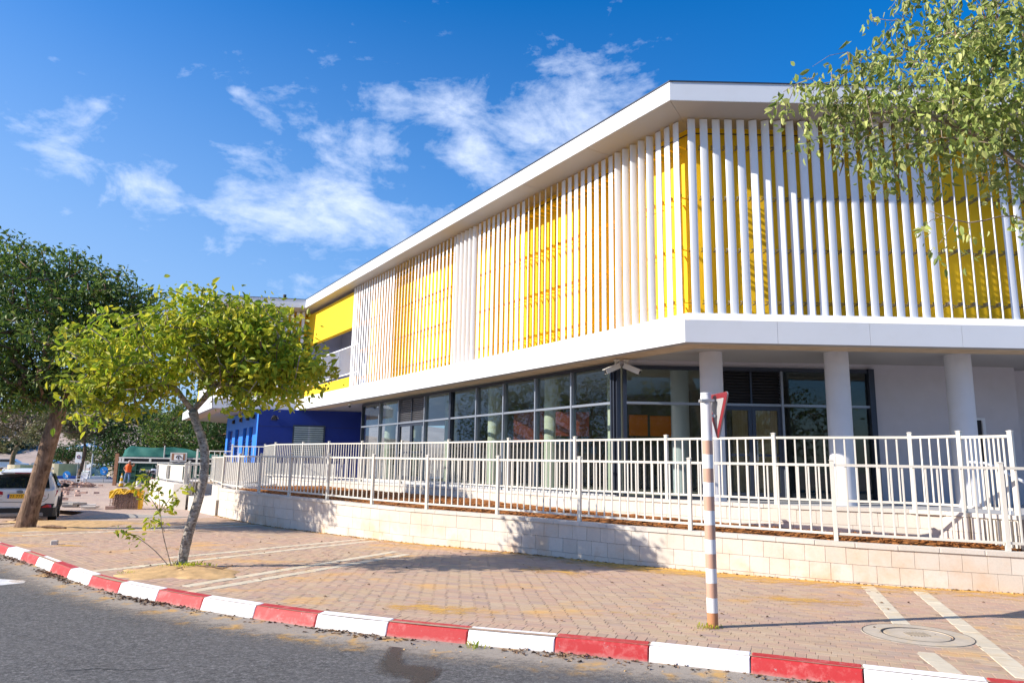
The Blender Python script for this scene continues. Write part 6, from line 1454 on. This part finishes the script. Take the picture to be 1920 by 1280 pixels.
make_tree('small_tree', 'mid distance olive green tree with a slim leaning trunk behind the plastic chair', 'tree', (-36.5, 62, 0), [(-36.55, 62, -.1), (-36.35, 62, 1.2), (-36.2, 62, 2.3), (-36.3, 62, 2.9)], [.16, .14, .13, .13], [(-38.6, 62, 4.4, 2.4, 2, .9), (-35.5, 62, 4.6, 2.6, 2, .9), (-37, 62, 5.6, 3.2, 2.2, 1.0), (-33.6, 62, 3.9, 1.2, 1.4, .8), (-40.6, 62, 3.7, 1.2, 1.2, .7)], 330, .24, 'leaf_olive', 'bark_brown', 43, n_per=15, spread=(.32, .32, .24), droop=.4, r_tip=.012)
k_ = 0
for (x, y, h, w, lm, lb_) in ((-31.5, 62, 6.4, 3.4, 'leaf_deep', 'dense dark green tree behind the left half of the shade net'), (-26.5, 60, 7.2, 3.6, 'leaf_dark', 'dense bright edged green tree behind the middle of the shade net'), (-21.5, 57, 7.0, 3.5, 'leaf_deep', 'dense dark tree between the shade net and the light blue wall'), (-29, 70, 8.2, 4, 'leaf_deep', 'taller dark tree standing behind the others beyond the container'), (-23, 68, 8.0, 4, 'leaf_dark', 'tall green tree farther back left of the blue wing')):
    make_tree('dense_tree', lb_, 'tree', (x, y, 0), [(x, y, -.2), (x + .1, y, 1.0), (x, y, 1.8)], [.25, .2, .18], [(x, y - .5, h * .52, w, 2.2, h * .42), (x - w * .5, y - .8, h * .4, w * .5, 1.5, h * .28), (x + w * .5, y - .6, h * .42, w * .5, 1.5, h * .30), (x, y, h * .8, w * .6, 1.5, h * .2)], 420, .26, lm, 'bark_brown', 60 + k_, n_per=17, spread=(.38, .38, .30), droop=.3, r_tip=.012, shell=.6, group='trees behind the container', mid=False); k_ += 1
make_tree('dense_tree', 'brownish sparse tree on the far left edge before the hillside', 'tree', (-60, 88, 0), [(-60, 88, 0), (-60, 88, 2), (-59.6, 88, 3.2)], [.3, .25, .2], [(-61, 88, 6.2, 4, 2.5, 2), (-57.5, 88, 5.0, 2.2, 2, 1.3)], 260, .3, 'leaf_brown', 'bark_brown', 71, n_per=14, spread=(.5, .5, .4), droop=.3, r_tip=.015)
# bushes scattered on the slope, and low shrub mass by the lawn
vv, T = [], []; R_ = random.Random(2); cen = []
for _ in range(260):
    x, y = R_.uniform(-190, -50), R_.uniform(128, 230); r_ = R_.uniform(.5, 1.8)
    for _ in range(16): cen.append((x + R_.gauss(0, r_), y + R_.gauss(0, r_), gz(x, y) + .5 + abs(R_.gauss(0, r_ * .5))))
v_, t_ = leaf_cloud(cen, 7, .9, (.5, .5, .3), 0, 5, 4, .8); o = bpy.data.objects.new('hillside_scrub', np_mesh('hillside_scrub', v_, t_, 'leaf_olive', (0, 0, 0))); C.objects.link(o); o['kind'] = 'stuff'
cen = [(-38 - R_.random() * 7 - 5 * R_.random(), 58.5 + R_.random() * 1.6, .15 + R_.random() * .35) for _ in range(160)]
cen = [(-48 + R_.uniform(-6, 3), 66.5 + R_.uniform(-1, 1), .1 + R_.random() * .5) for _ in range(260)]
v_, t_ = leaf_cloud(cen, 12, .16, (.25, .25, .15), 0, 6, 4, .6); o = bpy.data.objects.new('low_hedge', np_mesh('low_hedge', v_, t_, 'leaf_yellowgreen', (0, 0, 0))); C.objects.link(o); o['kind'] = 'stuff'
# small far cars
def farcar(label, x, y, z, rz, mat, group=None, van=False):
    t = thing('distant_car', label, 'car', (x, y, z), rz, local=True, group=group); L_, W2 = 4.4, .88
    prof = [(-2.2, .35), (-2.2, .85), (-2.0, .98), (-1.5, 1.05), (-1.0, 1.45), (.5, 1.48), (1.25, 1.0), (2.05, .85), (2.2, .6), (2.15, .32)] if not van else [(-2.4, .35), (-2.4, 2.0), (-2.2, 2.15), (1.2, 2.15), (1.9, 1.2), (2.4, 1.05), (2.5, .35)]
    b = MB(); b.loft([[(x_, s * W2 * (.92 if s_i in (0, 3) else 1), z_) for x_, z_ in prof] for s_i, s in enumerate((-1, -.93, .93, 1))]); b.build('body', mat, t)
    b = MB(); g_ = [(-1.35, 1.08), (-.95, 1.40), (.45, 1.43), (1.1, 1.08)] if not van else [(1.0, 1.3), (1.0, 1.9), (1.3, 1.9), (1.75, 1.3)]
    b.loft([[(x_, s, z_) for x_, z_ in g_] for s in (-.885, .885)]); b.loft([[(x_ + (.03 if x_ > 0 else -.03), s, z_) for x_, z_ in g_] for s in (-.75, .75)]); b.build('window', 'car_glass', t)
    for sx in (-1.35, 1.4):
        for s in (-1, 1): MB().tube([(sx, s * .7, .32), (sx, s * .9, .32)], .32, 14).build('wheel', 'tyre', t)
    for s in (-1, 1): MB().box((2.19, s * .62, .7), (.06, .3, .12)).build('headlight', 'sign_white', t)
farcar('white hatchback on the far road above the left planter', -71.2, 104, .12, .25, 'car_white', 'cars on the far road'); farcar('silver car half hidden by the thick trunk on the far road', -65.8, 104.5, .12, .1, 'car_silver', 'cars on the far road')
farcar('blue grey van at the left edge of the far road', -79.5, 110, .15, .2, 'car_silver', 'cars on the far road', True); farcar('small blue car beside the van on the far left', -75.2, 108.5, .1, .2, 'car_blue', 'cars on the far road')
farcar('white car on the far road behind the dark small tree', -60, 108, .12, -.1, 'car_white', 'cars on the far road'); farcar('dark blue car on the far road near the light pole', -52, 108, .12, 0, 'car_blue', 'cars on the far road'); farcar('white car beyond the red olive tree', -44.5, 100, .1, .1, 'car_white', 'cars on the far road')
# signs and poles
def rsign(x, y, z, r_, lb_):
    t = thing('keep_right_sign', lb_, 'road sign', (x, y, 0)); MB().tube([(x, y + .03, -.1), (x, y + .03, z)], .03, 6).build('post', 'metal_galv', t); MB().tube([(x, y - .01, z), (x, y + .015, z)], r_, 20).build('disc', 'sign_blue', t)
    b = MB(); b.beam((x - .13, y - .025, z + .13), (x + .1, y - .025, z - .1), .012, .06); b.beam((x + .12, y - .026, z - .14), (x - .06, y - .026, z - .12), .012, .05); b.beam((x + .13, y - .027, z - .14), (x + .12, y - .027, z + .04), .05, .012); b.build('arrow', 'sign_white', t)
rsign(-33.9, 56, .55, .30, 'round blue keep right sign in front of the round stone planter'); rsign(-33.3, 60, .85, .34, 'round blue keep right sign just left of the rusty post')
t = thing('notice_sign', 'pale rectangular roadside board on a post beside the slim tree trunk', 'sign', (-34.3, 58, 0)); MB().tube([(-34.3, 58, 0), (-34.3, 58, 2.3)], .03, 6).build('post', 'metal_galv', t); MB().box((-34.3, 57.96, 1.9), (.5, .03, .85)).build('board', 'sign_white', t); MB().tube([(-34.3 + .12 * math.cos(a), 57.93, 1.95 + .12 * math.sin(a)) for a in np.linspace(0, 2 * PI, 12)], .025, 4).build('ring_mark', 'sign_red', t)
t = thing('street_lamp', 'slim pale lamp pole rising before the hillside right of the slim tree', 'lamp post', (-40.1, 70, 0)); MB().tube([(-40.1, 70, 0), (-40.1, 70, 6.2)], [.08, .05], 8).build('pole', 'steel_pale', t); MB().beam((-40.1, 70, 6.2), (-39.2, 70, 6.35), .1, .06).build('lamp_head', 'steel_pale', t)
t = thing('shade_umbrella', 'blue and white striped parasol canopy behind the slim tree', 'umbrella', (-46.5, 80, 0)); MB().tube([(-46.5, 80, 0), (-46.5, 80, 3)], .05, 6).build('pole', 'steel_pale', t)
for k_ in range(12):
    a0, a1 = 2 * PI * k_ / 12, 2 * PI * (k_ + 1) / 12; MB().add([(-46.5, 80, 3.5), (-46.5 + 2 * math.cos(a0), 80 + 2 * math.sin(a0), 2.9), (-46.5 + 2 * math.cos(a1), 80 + 2 * math.sin(a1), 2.9), (-46.5 + 2 * math.cos(a0), 80 + 2 * math.sin(a0), 2.8), (-46.5 + 2 * math.cos(a1), 80 + 2 * math.sin(a1), 2.8)], [(0, 1, 2), (1, 3, 4, 2)]).build('canopy_panel', 'umbrella_blue' if k_ % 2 else 'sign_white', t)
t = thing('sculpture', 'curved blue grey metal sculpture sweeping up from the roundabout lawn', 'sculpture', (-43, 77, 0)); b = MB(); rg = []
for u in np.linspace(0, 1, 14): x = -45.6 + 2.6 * u; z = .1 + 2.2 * u ** 2.4; rg.append([(x, 77, z), (x + .45 * (1 - u) + .35, 77, z - .12 - .9 * u * 0), (x + .45 * (1 - u) + .35, 77.4, z - .12), (x, 77.4, z)])
b.loft(rg); b.build('blade', 'sculpt_blue', t); b = MB(); b.prism([(-43.6, 76.8), (-40.2, 76.9), (-40.6, 77.6), (-43.4, 77.7)], .0, .75); b.build('base', 'sculpt_blue', t)
for k_, (x, y) in enumerate(((-44.9, 85), (-51.5, 74))): pass

# ---------------------------------------------------------------- road marks and litter
b = MB(); b.add([(-10.6, 12.35, -.1668), (-8.6, 12.37, -.1668), (-7.85, 12.22, -.1668), (-7.72, 11.98, -.1668), (-8.0, 11.66, -.1668), (-10.6, 11.5, -.1668)], [(5, 4, 3, 2, 1, 0)]); structure(b, 'road_marking', 'paint_white_line')
R_ = random.Random(31)
dl = MB().add([(0, 0, 0), (.03, .018, .014), (.075, 0, .006), (.03, -.018, .012), (.05, .012, .016)], [(0, 3, 2, 1), (1, 2, 4)]); dv = []
lit = MB()
def leafbit(x, y, z, s):
    a = R_.uniform(0, 2 * PI); ca, sa = math.cos(a) * s, math.sin(a) * s; base = len(lit.v)
    for vx, vy, vz in dl.v: lit.v.append((x + vx * ca - vy * sa, y + vx * sa + vy * ca, z + vz * s * R_.uniform(.6, 2)))
    for f_ in dl.f: lit.f.append(tuple(i + base for i in f_)); lit.mi.append(0)
for _ in range(1500):
    cl = R_.choice((7, 9.6, 10.4, 12.8, 13.5, 17, 19.5, 22, 25)) if R_.random() < .6 else R_.uniform(0, KP.L); s = cl + R_.gauss(0, .35); q, t = KP.at(max(0, min(KP.L, s))); nn = Vector((t.y, -t.x)); q = q + nn * (.07 + abs(R_.gauss(0, .09))); leafbit(q.x, q.y, -.163 + abs(R_.gauss(0, .008)), R_.uniform(.35, 1.1))
for _ in range(420):
    x, y = R_.uniform(-10, 9), R_.uniform(5, 18); q = Vector((x, y)); kq, kt = KP.at(KP.near(q)); wq, w_t = WP.at(WP.near(q))
    if (q - kq).dot(Vector((-kt.y, kt.x))) < .15 or (q - wq).dot(Vector((-w_t.y, w_t.x))) > -.02: continue
    leafbit(x, y, .004, R_.uniform(.3, .9))
for _ in range(500):
    s = R_.uniform(2, WP.L); q, t = WP.at(s); q = q - Vector((-t.y, t.x)) * abs(R_.gauss(.03, .05)); leafbit(q.x, q.y, .006, R_.uniform(.3, .9))
o = lit.build('dry_leaf_litter', 'dry_leaf'); o['kind'] = 'stuff'
gr = MB()
for _ in range(2600):
    s = R_.uniform(0, KP.L); q, t = KP.at(s); nn = Vector((t.y, -t.x)); q = q + nn * (.06 + abs(R_.gauss(0, .12))); r_ = R_.uniform(.003, .010); gr.box((q.x, q.y, -.166 + r_ * .5), (r_ * 2, r_ * 1.5, r_), R_.uniform(0, 3))
for _ in range(500):
    s = R_.uniform(0, WP.L); q, t = WP.at(s); q = q - Vector((-t.y, t.x)) * abs(R_.gauss(.02, .04)); r_ = R_.uniform(.005, .02); gr.box((q.x, q.y, r_ * .5), (r_ * 2, r_ * 1.5, r_), R_.uniform(0, 3))
o = gr.build('grit', 'sand'); o['kind'] = 'stuff'
# cracks and a damp patch on the asphalt
def crack(P, w):
    b = MB(); n_ = len(P); pts = []
    for (xa, ya), (xb, yb_) in zip(P, P[1:]):
        for k_ in range(8): u = k_ / 8; pts.append((lerp(xa, xb, u) + R_.gauss(0, .012), lerp(ya, yb_, u) + R_.gauss(0, .012)))
    for i in range(len(pts) - 1):
        (x0_, y0_), (x1_, y1_) = pts[i], pts[i + 1]; ww = w * R_.uniform(.3, 1.2); b.quad((x0_, y0_ - ww, -.1675), (x1_, y1_ - ww, -.1675), (x1_, y1_ + ww, -.1675), (x0_, y0_ + ww, -.1675))
    structure(b, 'road_crack', 'text_dark')
crack([(-4.3, 7.15), (-3.9, 7.3), (-3.55, 7.25), (-3.2, 7.4)], .006); crack([(-5.6, 8.6), (-5.0, 8.3), (-4.4, 8.0), (-3.6, 7.75)], .003); crack([(-6.6, 10.6), (-5.9, 10.2), (-5.2, 9.95), (-4.6, 9.95)], .003); crack([(-.3, 5.9), (.3, 6.1), (.8, 6.0)], .003)
b = MB(); ed = []      # damp streak running out of the gutter
cl_ = [(-1.22, 8.50, .08), (-1.20, 8.2, .10), (-1.18, 7.9, .11), (-1.14, 7.62, .16), (-1.0, 7.45, .26), (-.82, 7.3, .26), (-.78, 7.1, .14), (-.84, 6.85, .07)]
for x, y, w_ in cl_:
    for u, e_ in ((-2, -.2), (-1, .55), (0, 1), (1, .55), (2, -.2)): b.v.append((x + u * w_ * .75, y + (.12 * u if w_ > .2 else 0), -.1645)); ed.append(e_)
for i in range(len(cl_) - 1):
    for j in range(4): a = i * 5 + j; b.f.append((a + 1, a, a + 5, a + 6)); b.mi.append(0)
dp = structure(b, 'damp_patch', 'damp_asphalt'); dp.data.attributes.new('edge', 'FLOAT', 'POINT').data.foreach_set('value', ed)
# grass tufts
def tuft(x, y, z, n, h, r_, lb_):
    b = MB()
    for _ in range(n):
        a = R_.uniform(0, 2 * PI); l = h * R_.uniform(.5, 1.1); x0_, y0_ = x + R_.gauss(0, r_), y + R_.gauss(0, r_ * .6); dx, dy = math.cos(a) * l * .5, math.sin(a) * l * .5
        b.add([(x0_ - .003, y0_, z), (x0_ + .003, y0_, z), (x0_ + dx * .5, y0_ + dy * .5, z + l * .7), (x0_ + dx, y0_ + dy, z + l * .85)], [(0, 1, 2), (1, 3, 2)])
    tag(b.build('grass_tuft', 'leaf_yellowgreen'), lb_, 'grass tuft')
tuft(-.35, 8.25, -.165, 26, .10, .05, 'green grass tuft growing in the gutter against the white kerb stone'); tuft(-5.4, 12.62, 0, 160, .13, .18, 'grass and weeds around the foot of the pale leaning trunk'); tuft(-6.05, 10.2 + 1.75, 0, 40, .06, .08, 'small grass tuft between bricks left of the sandy tree pit'); tuft(2.30, 8.68, 0, 50, .07, .07, 'dry grass at the foot of the banded sign post')
b = MB(); b.tube([(-5.25, 12.55, .07), (-5.0, 12.4, .08), (-4.7, 12.3, .06), (-4.55, 12.34, .11)], .012, 5); tag(b.build('fallen_twig', 'bark_brown'), 'bent dry twig lying on the sand right of the pale trunk', 'twig')
b = MB(); b.tube([(-12.1, 19.0, .04), (-11.7, 18.95, .09), (-11.3, 18.9, .05)], .035, 6); tag(b.build('exposed_root', 'bark_brown'), 'brown root stub on the sand right of the thick trunk', 'root')

# ---------------------------------------------------------------- across the street, behind the camera: seen only in the panes
for k_, (x, y, h, w) in enumerate(((-6, -13, 8, 3.8), (1, -15, 9, 4.2), (8, -13, 7.5, 3.6), (14, -16, 9, 4), (21, -14, 8, 4), (-36, 13, 10, 4.6), (-37, 23, 11, 5), (-41, 32, 11, 5), (-47, 40, 12, 5.4), (-54, 49, 12, 5.5))):
    make_tree('street_tree', 'leafy tree outside the picture, reflected in the glazed front of the building', 'tree', (x, y, -.17), [(x, y, -.2), (x + .1, y, 1.6), (x, y, 2.8)], [.2, .16, .15], [(x, y, h * .62, w, w * .8, h * .33), (x - w * .4, y, h * .5, w * .6, w * .6, h * .22)], 130, .34, 'leaf_dark', 'bark_brown', 90 + k_, n_per=12, spread=(.5, .5, .4), droop=.3, r_tip=.012, group='trees across the street')
hs_ = thing('apartment_building', 'pale apartment block across the street, reflected in the panes', 'building', (4, -42, 0))
MB().box((4, -42, 4.5), (46, 10, 9.4)).build('wall', 'plaster_white', hs_); wm = MB().box((0, 0, 0), (1.6, .1, 1.3)).mesh('window', 'car_glass')
for i in range(12):
    for j in range(3): inst(wm, 'window', hs_, (-16 + i * 3.6, -36.98, 1.8 + j * 2.9))

# drop the plain working names
bpy.context.view_layer.update()
